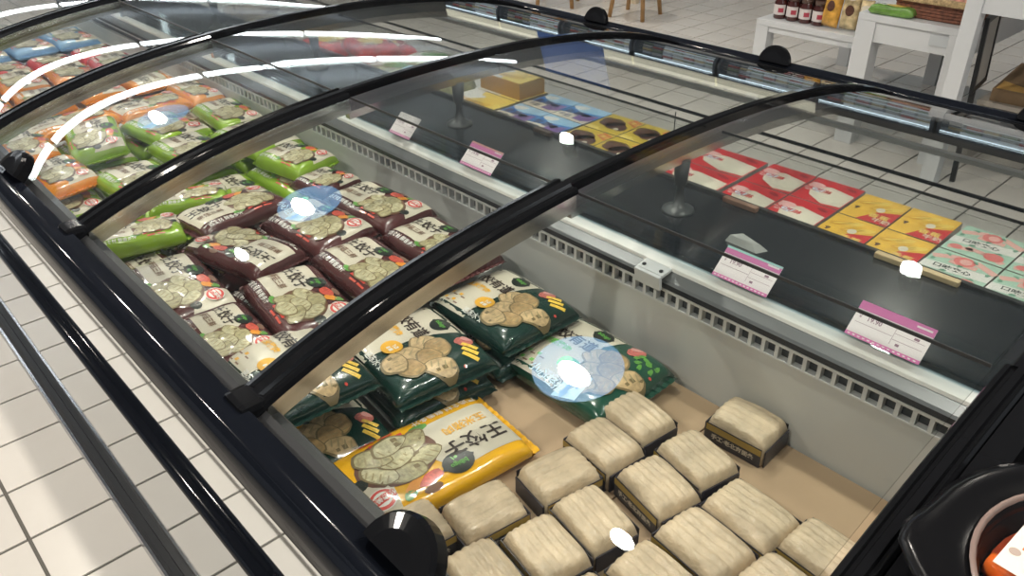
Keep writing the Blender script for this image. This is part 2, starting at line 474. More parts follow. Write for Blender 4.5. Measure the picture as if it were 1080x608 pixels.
LIDS = []
for i in range(6):
    x0, x1 = XR[i + 1] + .0295, XR[i] - .0285
    near = slab('sliding_lid', x0, x1, .306, 1.335, -.020, .004, M_glass, FZ)
    far = slab('sliding_lid', x0, x1, .925, 2 * YC - .306, -.011, .004, M_glass, FZ)
    LIDS.append((near, far))
    sl = slab('edge_strip', x0, x1, .9232, .9252, -.0105, .005, M_lip, far, 1)
    slab('edge_strip', x0, x1, 1.335, 1.337, -.0195, .005, M_lip, near, 1)
    # black lower edge profile of each lid
    for par, y0, y1, o_ in ((near, .298, .318, -.016), (far, 2 * YC - .318, 2 * YC - .298, -.008)):
        slab('edge_profile', x0, x1, y0, y1, o_, .012, M_matblack, par, 2)
    xm = (x0 + x1) / 2
    if i != 1:
        g = new_obj('grip', GRIP, near); g.location = (xm + (.008 if i == 0 else 0), .300, .796); g.rotation_euler = (math.radians(38), 0, 0)
        g.scale = (1.1, 1.1, 1.4)
    g2 = new_obj('grip', GRIP, far); g2.location = (xm, 2 * YC - .290, .800); g2.rotation_euler = (math.radians(75), 0, 0)
    if i < 3:
        sx, sy = (-.566, -1.24, -1.89)[i], (.620, .624, .620)[i]
        hh = lambda x, y: zarch(y) - .0260
        R_ = .058
        it = [(ell(sx, sy, R_ * 1.05, R_, 0, 36), M_film, 0)]
        c, s = math.cos(-.1), math.sin(-.1)
        def loc(a, b): return (sx + a * R_, sy + b * R_)
        pale = []
        me = drape('sticker', it, hh, .02); new_obj('sticker', me, near)
        it = [([loc(*p) for p in ((.10, -.95), (.62, -.75), (.50, -.05), (.02, -.25))], film('sticker_pale_f', (.30, .55, .78), .8), 1),
              ([loc(*p) for p in ((.16, -.72), (.30, -.90), (.36, -.66), (.31, -.66), (.29, -.45), (.19, -.48), (.21, -.70))], M_stblue, 2),
              ([loc(*p) for p in ((.38, -.48), (.46, -.50), (.47, -.28), (.53, -.27), (.40, -.08), (.30, -.30), (.36, -.31))], M_stblue, 2),
              (ell(sx - .35 * R_, sy - .05 * R_, .17 * R_, .2 * R_), film('sticker_green_f', (.1, .55, .35), .7), 1),
              (('text', '小心轻推', sx - .35 * R_, sy - .62 * R_, .017, -.15, .0003), film('sticker_text', (.45, .6, .7), .8), 1)]
        new_obj('sticker_print', drape('sticker_print', it, hh, 0), near)

# end wall of the chest under the first rib
prism_x('end_panel', [(.262, .0), (.262, .78)] + [(.30 + (2 * YC - .60) * q / 24, zarch(.30 + (2 * YC - .60) * q / 24) - .006) for q in range(25)] + [(2 * YC - .262, .78), (2 * YC - .262, 0)], XE + .0005, XE + .030, M_black, FZ)

# ------------------------------------------------------------------ printed bags
INK = lambda n, c, r=.32, na=0.0, ns=120: mat('ink_' + n, c, r, noise_amt=na, noise_scale=ns, coat=.5)
I_cream = INK('cream', (.62, .57, .46)); I_title = INK('title', (.035, .022, .018)); I_white = INK('white', (.75, .74, .70))
I_plate = INK('plate', (.14, .06, .035)); I_dump = INK('dumpling', (.40, .36, .20), .35, .35, 110); I_dump2 = INK('dumpling_pale', (.50, .46, .29), .35, .30, 110)
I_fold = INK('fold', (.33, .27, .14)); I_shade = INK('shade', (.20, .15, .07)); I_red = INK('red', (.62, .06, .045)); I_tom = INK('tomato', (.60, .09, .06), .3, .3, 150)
I_orange = INK('orange', (.78, .30, .03)); I_gold = INK('gold', (.80, .42, .04)); I_logo = INK('logo', (.012, .018, .015)); I_green = INK('green', (.16, .50, .09))
I_leaf = INK('leaf', (.10, .30, .05), .35, .3, 120); I_brown = INK('brown', (.20, .11, .07)); I_tan = INK('tan', (.42, .28, .13), .35, .35, 80)
I_tan2 = INK('tan_pale', (.54, .39, .21), .35, .3, 90); I_meat = INK('meat', (.52, .14, .12), .35, .4, 160); I_pink = INK('pink', (.75, .35, .32))
I_corn = INK('corn', (.85, .56, .08), .35, .2, 200); I_teal = INK('teal', (.02, .16, .16))

def bag_height(L, W, T, seed=0):
    def s(x, y):
        u, v = min(1, abs(2 * x / L)), min(1, abs(2 * y / W))
        return max(0.0, (1 - u ** 7) * (1 - v ** 6)) ** .42
    def top(x, y):
        k = s(x, y)
        wv = noise.noise(Vector((x * 22 + seed, y * 26, seed * 1.7))) * .0035 * k
        return .34 * T * (1 - k) + T * k * .97 + wv
    def bot(x, y): return .34 * T * (1 - s(x, y))
    return top, bot

def bag_body(name, L, W, T, seed=0, nu=26, nv=18):
    top, bot = bag_height(L, W, T, seed)
    v, f = [], []
    us = [(-math.cos(math.pi * i / nu) * .35 + (2 * i / nu - 1) * .65) * L / 2 for i in range(nu + 1)]
    vs2 = [(-math.cos(math.pi * i / nv) * .35 + (2 * i / nv - 1) * .65) * W / 2 for i in range(nv + 1)]
    for g in (top, bot):
        for yy in vs2:
            for xx in us: v.append((xx, yy, g(xx, yy)))
    N = (nu + 1) * (nv + 1)
    for j in range(nv):
        for i in range(nu):
            a = j * (nu + 1) + i
            f.append((a, a + 1, a + nu + 2, a + nu + 1)); f.append((N + a, N + a + nu + 1, N + a + nu + 2, N + a + 1))
    me = mesh_of(name, v, f, True)
    bm = bmesh.new(); bm.from_mesh(me); bmesh.ops.remove_doubles(bm, verts=bm.verts, dist=1e-5)
    bmesh.ops.recalc_face_normals(bm, faces=bm.faces); bm.to_mesh(me); bm.free()
    me.polygons.foreach_set('use_smooth', [True] * len(me.polygons))
    return me

def crimp(name, L, W, T):
    """Zig-zag heat-sealed fins at both short ends."""
    v, f = [], []; n = 22; z0 = .34 * T
    for s in (-1, 1):
        b = len(v)
        for i in range(n + 1):
            yy = -W / 2 * .97 + W * .97 * i / n
            zz = z0 + (.0012 if i % 2 else -.0012)
            for xx, dz in ((s * (L / 2 - .003), .0008), (s * (L / 2 + .011), .0008 + .002), (s * (L / 2 + .011), -.0004 + .002), (s * (L / 2 - .003), -.0004)):
                v.append((xx, yy, zz + dz))
        for i in range(n):
            for j in range(4):
                j2 = (j + 1) % 4; a = b + 4 * i
                f.append((a + j, a + j2, a + 4 + j2, a + 4 + j))
    return fix_normals(mesh_of(name, v, f))

def dumplings(centres, rx, ry, m1, m2, lay):
    out = []
    for k, (cx, cy, a) in enumerate(centres):
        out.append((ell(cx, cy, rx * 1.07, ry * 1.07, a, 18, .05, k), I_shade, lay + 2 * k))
        out.append((ell(cx - .04 * rx, cy + .05 * ry, rx * .95, ry * .92, a, 18, .05, k), m1 if k % 2 else m2, lay + 2 * k + .6))
        for q in (-.55, -.15, .25, .6):
            c, s = math.cos(a), math.sin(a)
            px, py = cx + q * rx * c - .28 * ry * s, cy + q * rx * s + .28 * ry * c
            out.append((ell(px, py, rx * .05, ry * .48, a + .25, 8), I_fold, lay + 2 * k + 1.2))
    return out

def design_a(L, W, T, seed, title, sub, strip, subm, detail=True):
    top, _ = bag_height(L, W, T, seed)
    U = lambda u: (u - .5) * L
    V = lambda v: (v - .5) * W
    pg = lambda pts: [(U(a), V(b)) for a, b in pts]
    parts = {}
    panel = [(pg([(.025, .21), (.025, .85), (.43, .85), (.50, .66), (.50, .21)]), I_cream, 1),
             (pg([(.76, .62), (.97, .42), (.97, .95), (.80, .95)]), I_cream, 1)]
    parts['label_panel'] = panel
    pic = [(ell(U(.66), V(.43), .235 * L, .30 * W, 0, 22), I_plate, 2),
           (ell(U(.585), V(.80), .075 * L, .065 * W, .2, 14, .08, 1), I_tom, 4), (ell(U(.68), V(.785), .06 * L, .055 * W, .4, 12, .08, 2), I_orange, 3),
           (ell(U(.61), V(.90), .055 * L, .04 * W, 0, 10), I_brown, 3), (ell(U(.73), V(.86), .04 * L, .045 * W, .3, 10, .1), I_leaf, 3), (ell(U(.90), V(.50), .045 * L, .07 * W, .3, 12), I_logo, 3),
           (ell(U(.46), V(.20), .07 * L, .05 * W, .1, 10, .1), I_leaf, 3)]
    cs = [(U(.53), V(.54), .3), (U(.66), V(.62), -.1), (U(.79), V(.50), -.9), (U(.53), V(.32), .6), (U(.66), V(.42), .1), (U(.77), V(.30), -.6), (U(.65), V(.24), .2)]
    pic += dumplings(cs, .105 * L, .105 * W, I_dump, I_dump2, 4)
    parts['dumpling_picture'] = pic
    lg = [(ell(U(.415), V(.785), .092 * L, .120 * W, 0, 20), I_logo, 6), (ell(U(.415), V(.79), .104 * L, .045 * W, .1, 12), I_logo, 6),
          (('text', 'bibigo', U(.415), V(.80), .072 * W, 0, .0002), I_green, 8),
          (ell(U(.41), V(.725), .010 * L, .016 * W), I_green, 8), (ell(U(.43), V(.725), .004 * L, .03 * W, .2, 8), I_green, 8)]
    parts['logo'] = lg
    tx = [(('text', title, U(.245), V(.63), .215 * W, 0, .0008), I_title, 3), (('text', sub, U(.22), V(.40), .115 * W, 0, .0003), subm, 3),
          (('text', strip, U(.25), V(.125), .085 * W, 0, .0002), I_white, 3)]
    parts['lettering'] = tx
    st = [(ell(U(.86), V(.77), .078 * L, .115 * W, 0, 20), I_white, 20), (ell(U(.86), V(.77), .071 * L, .104 * W, 0, 20), I_red, 21), (ell(U(.86), V(.77), .052 * L, .074 * W, 0, 18), I_white, 22),
          (rrect(U(.86), V(.77), .150 * L, .080 * W, .1), I_red, 23), (('text', '健康美味', U(.86), V(.77), .062 * W, .1, .0002), I_white, 24)]
    for k in range(2):
        st.append((rrect(U(.58 + .11 * k), V(.155), .09 * L, .035 * W, 0), I_red, 6)); st.append((rrect(U(.62 + .11 * k), V(.09), .09 * L, .026 * W, 0), I_tom, 6))
    parts['seal_stamp'] = st
    return {k: drape(k, v, top, min(L, W) / 15, .0005) for k, v in parts.items()}

def design_b(L, W, T, seed, sealm, subm, veg, cream_right=.42):
    top, _ = bag_height(L, W, T, seed)
    U = lambda u: (u - .5) * L
    V = lambda v: (v - .5) * W
    pg = lambda pts: [(U(a), V(b)) for a, b in pts]
    parts = {}
    parts['label_panel'] = [(pg([(.02, .03), (.02, .97), (.60, .97), (.50, .70), (cream_right, .45), (cream_right, .03)]), I_cream, 1)]
    pic = [(ell(U(.72), V(.86), .075 * L, .085 * W, .2, 16, .06, 3), I_meat, 2), (ell(U(.69), V(.90), .05 * L, .04 * W, .4, 12, .06, 1), I_pink, 3)]
    if veg == 'corn':
        for k in range(3): pic.append((rrect(U(.80 + .05 * k), V(.86 - .03 * k), .035 * L, .16 * W, -1.0), I_corn, 3))
    else:
        for k in range(9): pic.append((ell(U(.84 + .035 * math.cos(k * 2.4) * (1 + k % 3)), V(.80 + .03 * math.sin(k * 2.4) * (1 + k % 3)), .03 * L, .022 * W, k, 9, .15, k), I_leaf, 3))
    cs = [(U(.56), V(.56), .6), (U(.67), V(.62), -.1), (U(.63), V(.38), .5), (U(.75), V(.48), -.4), (U(.89), V(.50), .9), (U(.77), V(.28), .2), (U(.66), V(.20), -.2)]
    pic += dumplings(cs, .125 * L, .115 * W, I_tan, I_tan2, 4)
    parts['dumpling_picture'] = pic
    parts['logo'] = [(ell(U(.40), V(.83), .088 * L, .095 * W, 0, 20), I_logo, 3), (ell(U(.40), V(.835), .10 * L, .035 * W, .1, 12), I_logo, 3),
                     (('text', 'bibigo', U(.40), V(.84), .062 * W, 0, .0002), I_green, 4), (ell(U(.96), V(.70), .012 * L, .014 * W), I_red, 3)]
    tx = [(('text', '水饺有道', U(.22), V(.62), .155 * W, 0, .0008), I_title, 3), (('text', '玉米猪肉' if veg == 'corn' else '芹菜猪肉', U(.20), V(.46), .085 * W, 0, .0005), subm, 3),
          (('text', '速冻水饺', U(.50), V(.10), .075 * W, 0, .0003), I_white, 3)]
    for k in range(4):
        tx.append((rrect(U(.09 + .10 * (k % 2)), V(.24 - .10 * (k // 2)), .035 * L, .035 * W), subm, 3)); tx.append((rrect(U(.14 + .10 * (k % 2)), V(.21 - .10 * (k // 2)), .05 * L, .016 * W), I_brown, 3))
    parts['lettering'] = tx
    parts['seal_stamp'] = [(ell(U(.45), V(.30), .092 * L, .098 * W, 0, 20), sealm, 20)] + [(rrect(U(.425 + .05 * (k % 2)), V(.33 - .055 * (k // 2)), .038 * L, .04 * W), I_white, 21) for k in range(4)]
    return {k: drape(k, v, top, min(L, W) / 15, .0005) for k, v in parts.items()}

BAG = {}
def film_mat(name, c):
    return mat('film_' + name, c, .26, coat=.7, bump=.35, bump_scale=38, noise_amt=.10, noise_scale=12)
FILM = dict(maroon=film_mat('maroon', (.085, .026, .026)), lime=film_mat('lime', (.25, .41, .03)), orange=film_mat('orange', (.75, .27, .03)), red=film_mat('red', (.62, .055, .07)),
            yellow=film_mat('yellow', (.80, .42, .015)), dgreen=film_mat('dgreen', (.006, .034, .026)), wgreen=film_mat('wgreen', (.012, .07, .045)), blue=film_mat('blue', (.25, .45, .70)))
SUBTXT = dict(maroon='菌菇三鲜', lime='白菜猪肉', orange='玉米猪肉', red='泡菜猪肉', yellow='玉米猪肉', blue='菌菇三鲜')
def get_bag(kind):
    if kind in BAG: return BAG[kind]
    if kind in ('dgreen', 'wgreen', 'jgreen'):
        L, W, T = .262, .215, .052
        des = design_b(L, W, T, 4, I_gold if kind != 'wgreen' else INK('tealseal', (.05, .42, .24)), I_gold if kind != 'wgreen' else I_green, 'celery' if kind == 'wgreen' else 'corn', .50 if kind == 'wgreen' else .44)
        d = dict(L=L, W=W, T=T, body=bag_body('bag', L, W, T, 4), crimp=crimp('crimp', L, W, T), parts=des)
    elif kind == 'yellow':
        L, W, T = .318, .190, .048
        d = dict(L=L, W=W, T=T, body=bag_body('bag', L, W, T, 2), crimp=crimp('crimp', L, W, T), parts=design_a(L, W, T, 2, '王饺子', '玉米猪肉', '严选食材 鲜香多汁', I_gold))
    else:
        L, W, T = .268, .162, .048
        if 'a' not in BAG:
            BAG['a'] = (bag_body('bag', L, W, T, 9), crimp('crimp', L, W, T))
        b, c = BAG['a']
        d = dict(L=L, W=W, T=T, body=b, crimp=c, parts=design_a(L, W, T, 9, '王饺子', SUBTXT[kind], '严选食材 鲜香多汁', I_brown))
    BAG[kind] = d
    return d

def put_bag(kind, film_name, x, y, z, yaw, label, group, tilt=(0, 0), sc=(1, 1, 1), name='dumpling_bag', cat='food bag', parts=True):
    d = get_bag(kind)
    t = empty(name, (x, y, z)); t.rotation_euler = (math.radians(tilt[0]), math.radians(tilt[1]), math.radians(yaw)); t.scale = sc
    tag(t, label, cat, group)
    for nm, me in (('pouch', d['body']), ('crimped_seal', d['crimp'])):
        if not me.materials: me.materials.append(FILM[film_name])
        o = new_obj(nm, me, t); o.material_slots[0].link = 'OBJECT'; o.material_slots[0].material = FILM[film_name]
    if parts:
        for nm, me in d['parts'].items(): new_obj(nm, me, t)
    return t

GB2 = 'maroon dumpling bags in the second bay'
Z2 = .604
for x, y, z, yaw, tl, s, lab in (
    (-1.520, .443, Z2, -4, (0, 0), (1.05, .98, 1), 'maroon dumpling bag lying flat against the near black rail'),
    (-1.565, .615, Z2 + .006, 192, (2, 2), (.94, .9, 1), 'maroon dumpling bag with its print upside down beside the near-rail bag'),
    (-1.300, .600, Z2, -8, (0, 0), (.98, 1, 1), 'maroon dumpling bag just behind the cream and orange-sealed bag'),
    (-1.545, .790, Z2 + .012, 4, (4, 0), (.9, 1, 1), 'maroon dumpling bag under the blue round sticker of the second lid'),
    (-1.300, .772, Z2 + .004, -3, (0, 0), (1.02, .97, 1), 'maroon dumpling bag in the middle of the second bay with glossy creased side'),
    (-1.290, .945, Z2, -1, (0, 0), (.98, .95, 1), 'maroon dumpling bag by the white inner wall, closest to the dark rib'),
    (-1.560, .962, Z2, 4, (0, 0), (.98, .97, 1), 'maroon dumpling bag at the inner wall with cream top and red seal'),
    (-1.775, .690, Z2 + .004, 98, (0, 2), (.92, .95, 1), 'maroon dumpling bag turned crosswise, its title reading away from the viewer'),
    (-1.775, .950, Z2 - .0, 10, (0, 0), (.52, .8, .9), 'maroon dumpling bag half hidden beyond the blue sticker, next to lime bags'),
    (-1.290, .442, Z2 - .0, -4, (0, 0), (.80, .85, .85), 'maroon dumpling bag partly under the cream bag at the rail'),
    ):
    put_bag('maroon', 'maroon', x, y, z, yaw, lab, GB2, tl, s)
rown = ('along the rail', 'second from the rail', 'second from the wall', 'along the inner wall')
coln = ('nearest the second rib', 'in the middle column', 'nearest the third rib', 'just past the third rib', 'in the far column')
for ix in range(5):
    for iy in range(4):
        kd = 'maroon' if ix < 2 else 'lime'
        put_bag(kd, kd, -1.375 - ix * .292, .437 + iy * .171, .5545, (-2, 3, 1, -3)[(ix + iy) % 4], '%s bag of the lower layer %s, %s' % (kd, rown[iy], coln[ix]), 'lower layer of dumpling bags', (0, 0), (1, .98, .98))
put_bag('jgreen', 'dgreen', -1.105, .478, .604, -3, 'cream and dark green dumpling bag with orange seal tucked at the second rib', 'water dumpling bags', (0, -4), (.98, .9, 1))
GL = 'lime green dumpling bags'
for x, y, z, yaw, tl, s, lab in (
    (-1.815, .478, .606, 75, (0, 0), (.72, .75, 1), 'lime green dumpling bag wedged at the rail beside maroon bags'),
    (-1.915, .640, .606, 70, (0, 0), (.72, .62, 1), 'lime green dumpling bag under the dark rib, dumpling print upward'),
    (-1.955, .965, .606, 10, (3, 0), (.72, .88, 1.1), 'lime green dumpling bag between the rib and the maroon bags at the wall'),
    (-2.440, 1.000, .606, -3, (0, 0), (1.0, .9, 1), 'lime green dumpling bag farthest in the third bay along the inner wall'),
    (-2.215, .785, .608, 3, (0, 0), (.98, 1.02, 1), 'lime green dumpling bag in the centre of the third bay near the rib'),
    (-2.185, .962, .606, 6, (0, 0), (.95, 1, 1), 'lime green dumpling bag at the inner wall of the third bay, beside the rib'),
    (-2.110, .600, .606, 6, (0, 0), (.9, 1.05, 1), 'lime green dumpling bag in the third bay, second from the near rail'),
    (-2.480, .610, .618, -12, (6, 4), (.95, .95, 1.1), 'crumpled lime green dumpling bag in the third bay beside orange bags'),
    (-2.460, .805, .606, 8, (0, 0), (.95, 1.05, 1), 'lime green dumpling bag under the blue sticker of the third lid'),
    ):
    put_bag('lime', 'lime', x, y, z, yaw, lab, GL, tl, s)
GO = 'orange dumpling bags'
for x, y, z, yaw, tl, s, lab in (
    (-2.300, .455, .610, 2, (5, 0), (.85, .85, 1), 'orange dumpling bag at the rail of the third bay by the black grip'),
    (-2.690, .600, .612, 96, (0, 0), (1.0, .9, 1), 'orange dumpling bag rolled on its side across the third bay'),
    (-2.690, .850, .606, 94, (0, 0), (.85, .9, 1), 'orange dumpling bag at the far end of the third bay, left of centre'),
    (-2.720, 1.015, .606, 2, (0, 0), (.85, .7, 1), 'orange dumpling bag in the far corner of the third bay under the rib'),
    (-2.600, .452, .606, -5, (0, 0), (.9, .85, 1), 'orange dumpling bag by the rail beneath the rolled bag'),
    ):
    put_bag('orange', 'orange', x, y, z, yaw, lab, GO, tl, s)
k = 0
ordn = ('first', 'second', 'third', 'fourth')
for ix, xx in enumerate((-2.99, -3.25, -3.46)):
    for iy in range(4):
        kind = 'red' if (ix == 2 or (ix == 1 and iy == 3)) else 'orange'
        put_bag(kind, kind, xx + random.uniform(-.02, .02), .449 + iy * .166 + random.uniform(-.003, .003), .606 + random.uniform(0, .004), random.uniform(-4, 4) + (180 if k % 5 == 3 else 0),
                '%s dumpling bag in the fourth bay, %s from the rail in the %s row' % (kind, ordn[iy], ('near', 'middle', 'far')[ix]), 'bags in the fourth bay', (random.uniform(-4, 4), 0), (.9 if ix < 2 else .62, .96, 1))
        k += 1
for ix, xx in enumerate((-3.80, -4.08)):
    for iy in range(4):
        put_bag('blue', 'blue', xx, .449 + iy * .166, .606, random.uniform(-6, 6), 'pale blue food bag in the fifth bay, %s from the rail in the %s row' % (ordn[iy], ('near', 'far')[ix]), 'bags in the fifth bay')
GG = 'water dumpling bags'
for x, y, z, yaw, tl, s, lab, kd, fm in (
    (-1.060, .930, .5550, -1, (0, 0), (.90, .96, 1), 'dark green dumpling bag on top by the inner wall with corn and meat print', 'dgreen', 'dgreen'),
    (-1.060, .702, .5550, -6, (0, 0), (.90, 1.0, 1), 'dark green dumpling bag on top in the middle, half under the rib', 'dgreen', 'dgreen'),
    (-1.060, .478, .5030, -4, (0, 0), (.90, .9, .95), 'dark green dumpling bag near the rail, beside the yellow bag', 'dgreen', 'dgreen'),
    (-1.062, .920, .5030, -2, (0, 0), (.93, 1.0, .98), 'dark green dumpling bag beneath the top bag at the inner wall', 'dgreen', 'dgreen'),
    (-1.064, .698, .5030, -5, (0, 0), (.93, .99, .98), 'dark green dumpling bag in the lower layer behind the yellow bag', 'dgreen', 'dgreen'),
    (-.838, .950, .5080, 0, (2, 0), (.96, 1.0, 1.1), 'cream and green dumpling bag with parsley print lying on the cardboard', 'wgreen', 'wgreen'),
    ):
    put_bag(kd, fm, x, y, z, yaw, lab, GG, tl, s)
put_bag('yellow', 'yellow', -.858, .572, .5040, -95, 'bright yellow dumpling bag with cream panel and black round logo', None)

# ------------------------------------------------------------------ frozen noodle packs
M_noodle = mat('noodle', (.61, .485, .335), .42, noise_amt=.16, noise_scale=45, bump=.6, bump_scale=140, coat=.4)
M_sleeve = mat('sleeve_navy', (.028, .026, .036), .35); M_gold = mat('sleeve_gold', (.40, .27, .06), .4); M_glyph = mat('sleeve_text', (.62, .56, .46), .5)
M_wrap = glass('cling_wrap', (.985, .985, .98), .03, .12)
def noodle_mesh(L, W, H, seed, ridges=6):
    nx, ny = 24, 22; v, f = [], []
    for j in range(ny + 1):
        for i in range(nx + 1):
            a, b = 2 * i / nx - 1, 2 * j / ny - 1
            e = max(0, (1 - abs(a) ** 6) * (1 - abs(b) ** 5)) ** .35
            rid = abs(math.sin((b + .04 * math.sin(a * 3 + seed)) * math.pi * ridges / 2 + seed))
            z = H * (.50 + e * (.40 + .095 * rid) + .035 * noise.noise(Vector((a * 2, b * 2, seed))) * e)
            k = 1 - .05 * max(abs(a), abs(b)) ** 4 * .6
            v.append((a * L / 2 * (1.0 - .03 * b * b), b * W / 2 * (1.0 - .04 * a * a), z))
    N = len(v)
    for j in range(ny):
        for i in range(nx):
            a = j * (nx + 1) + i; f.append((a, a + 1, a + nx + 2, a + nx + 1))
    rim = [i for i in range(nx + 1)] + [j * (nx + 1) + nx for j in range(1, ny + 1)] + [ny * (nx + 1) + i for i in range(nx - 1, -1, -1)] + [j * (nx + 1) for j in range(ny - 1, 0, -1)]
    for r in rim: v.append((v[r][0], v[r][1], .002))
    n = len(rim)
    for i in range(n): f.append((rim[i], N + i, N + (i + 1) % n, rim[(i + 1) % n]))
    f.append(tuple(N + i for i in range(n)))
    return fix_normals(mesh_of('noodle_block', v, f, True, M_noodle))
PKS = [noodle_mesh(.114, .088, .060, s, 6 + s % 2) for s in range(4)]
def sleeve_mesh(L, W, H):
    """Paper sleeve that wraps the two long sides and the bottom."""
    t = .0012; v, f = [], []
    W2, h = W / 2 + .0022, H * .66
    prof = [(-W2, h), (-W2, 0), (W2, 0), (W2, h), (W2 - t, h), (W2 - t, t), (-W2 + t, t), (-W2 + t, h)]
    n = 8
    for s in (-1, 1):
        for y, z in prof: v.append((s * L * .47, y, z))
    for i in range(n): f.append((i, (i + 1) % n, n + (i + 1) % n, n + i))
    f.append(tuple(range(n))); f.append(tuple(range(n, 2 * n)))
    return fix_normals(mesh_of('sleeve', v, f, False, M_sleeve))
SLV = sleeve_mesh(.114, .088, .060)
END = box_mesh('sleeve_end', (-.0012, -.040, 0), (.0012, .040, .034), M_sleeve)
def sleeve_print():
    bm_items = []
    v, f, mi = [], [], []
    L = .114; y = -(.088 / 2 + .0022) - .0004; H = .060
    def q(x0, x1, z0, z1, m):
        b = len(v); v.extend([(x0, y, z0), (x1, y, z0), (x1, y, z1), (x0, y, z1)]); f.append((b, b+1, b+2, b+3)); mi.append(m)
    q(-L * .47, L * .47, H * .42, H * .64, 0)
    me = mesh_of('sleeve_print', v, f, False)
    me.materials.append(M_gold)
    return me
SPR = sleeve_print()
def side_text(s, size, m, x, y, z):
    vs, fs = text_polys(s, size, .0004)
    me = mesh_of('lettering', [(x + a, y, z + b) for a, b in vs], fs, False, m)
    return me
STX = side_text('手工·老北京面条', .0115, M_glyph, 0, -(.088 / 2 + .0022) - .0006, .016)
packs = [(-.676, .902, -6, 0, 'farthest toward the wall, touching the cream and green bag'), (-.669, .806, -6, 1, 'next to the bare cardboard, right of the yellow bag'),
         (-.672, .700, 80, 2, 'turned crosswise off the corner of the yellow bag'), (-.697, .560, 82, 3, 'against the yellow bag, near the big black grip'),
         (-.570, .672, -10, 0, 'in the middle of the heap, sleeve hidden'), (-.577, .577, -9, 1, 'in front of the crosswise packs, toward the rail'),
         (-.604, .480, -8, 2, 'closest to the big black grip in the bottom row'), (-.545, .797, -12, 3, 'with its gold and navy sleeve lettering facing the rail'),
         (-.541, .893, -11, 1, 'second from the lone pack, sleeve hidden'), (-.533, 1.030, 3, 0, 'standing alone by the white wall'),
         (-.423, .753, -6, 2, 'large in front, navy sleeve with gold squares'), (-.410, .853, -5, 3, 'large with glossy wrap, nearest the bare cardboard on the right'),
         (-.436, .652, -3, 0, 'at the bottom edge beneath the small lamp reflection'), (-.292, .868, -4, 1, 'rightmost beside the dark end rib'),
         (-.300, .765, -6, 2, 'at the bottom right, cut by the end rib'), (-.455, .548, -8, 3, 'lowest in the middle of the bottom edge'),
         (-.742, .450, 84, 1, 'mostly hidden behind the big black grip')]
for n_, (x, y, yaw, v_, lab) in enumerate(packs):
    t = empty('noodle_pack', (x, y, .5030), math.radians(yaw))
    tag(t, 'cream noodle pack ' + lab, 'food pack', 'frozen noodle packs')
    if n_ in (10, 11): t.scale = (1.12, 1.06, 1)
    new_obj('noodle_block', PKS[v_], t); sl = new_obj('sleeve', SLV, t); new_obj('sleeve_band', SPR, sl); new_obj('lettering', STX, sl)
    e = new_obj('sleeve_end', END, t); e.location = (-.0585, 0, 0)
    e = new_obj('sleeve_end', END, t); e.location = (.0585, 0, 0)

# ------------------------------------------------------------------ ice cream boxes on the far deck
def B_ink(n, c, **k): return mat('card_' + n, c, .33, coat=.4, **k)
K_red = B_ink('red', (.60, .025, .035)); K_cream = B_ink('cream', (.72, .66, .54)); K_pink = B_ink('pink', (.78, .45, .43)); K_ice = B_ink('ice', (.55, .72, .82))
K_yel = B_ink('yellow', (.83, .50, .06), noise_amt=.12, noise_scale=30); K_ban = B_ink('banana', (.88, .62, .13)); K_bans = B_ink('banana_shade', (.68, .36, .03))
K_mint = B_ink('mint', (.42, .62, .50)); K_mintd = B_ink('mint_dark', (.16, .36, .25)); K_rose = B_ink('rose', (.74, .20, .19)); K_rosep = B_ink('rose_pale', (.80, .44, .40)); K_ink = B_ink('ink', (.05, .06, .06))
K_blue = B_ink('blue', (.03, .22, .62)); K_sky = B_ink('sky', (.35, .60, .85)); K_pur = B_ink('purple', (.22, .12, .36)); K_navy = B_ink('navy', (.05, .06, .16)); K_wht = B_ink('white', (.76, .75, .72))
K_mus = B_ink('mustard', (.62, .45, .04)); K_choc = B_ink('chocolate', (.10, .04, .025), noise_amt=.3, noise_scale=90); K_rust = B_ink('rust', (.60, .16, .04)); K_lem = B_ink('lemon', (.86, .66, .16))
M_cartside = B_ink('side_grey', (.30, .28, .26))
BH = .048
def carton(name, L, W, base, side=None):
    me = box_mesh(name, (-L/2, -W/2, 0), (L/2, W/2, BH), side or base, .0012)
    me.materials.append(base)
    for p in me.polygons:
        if p.normal.z > .9: p.material_index = 1
    return me
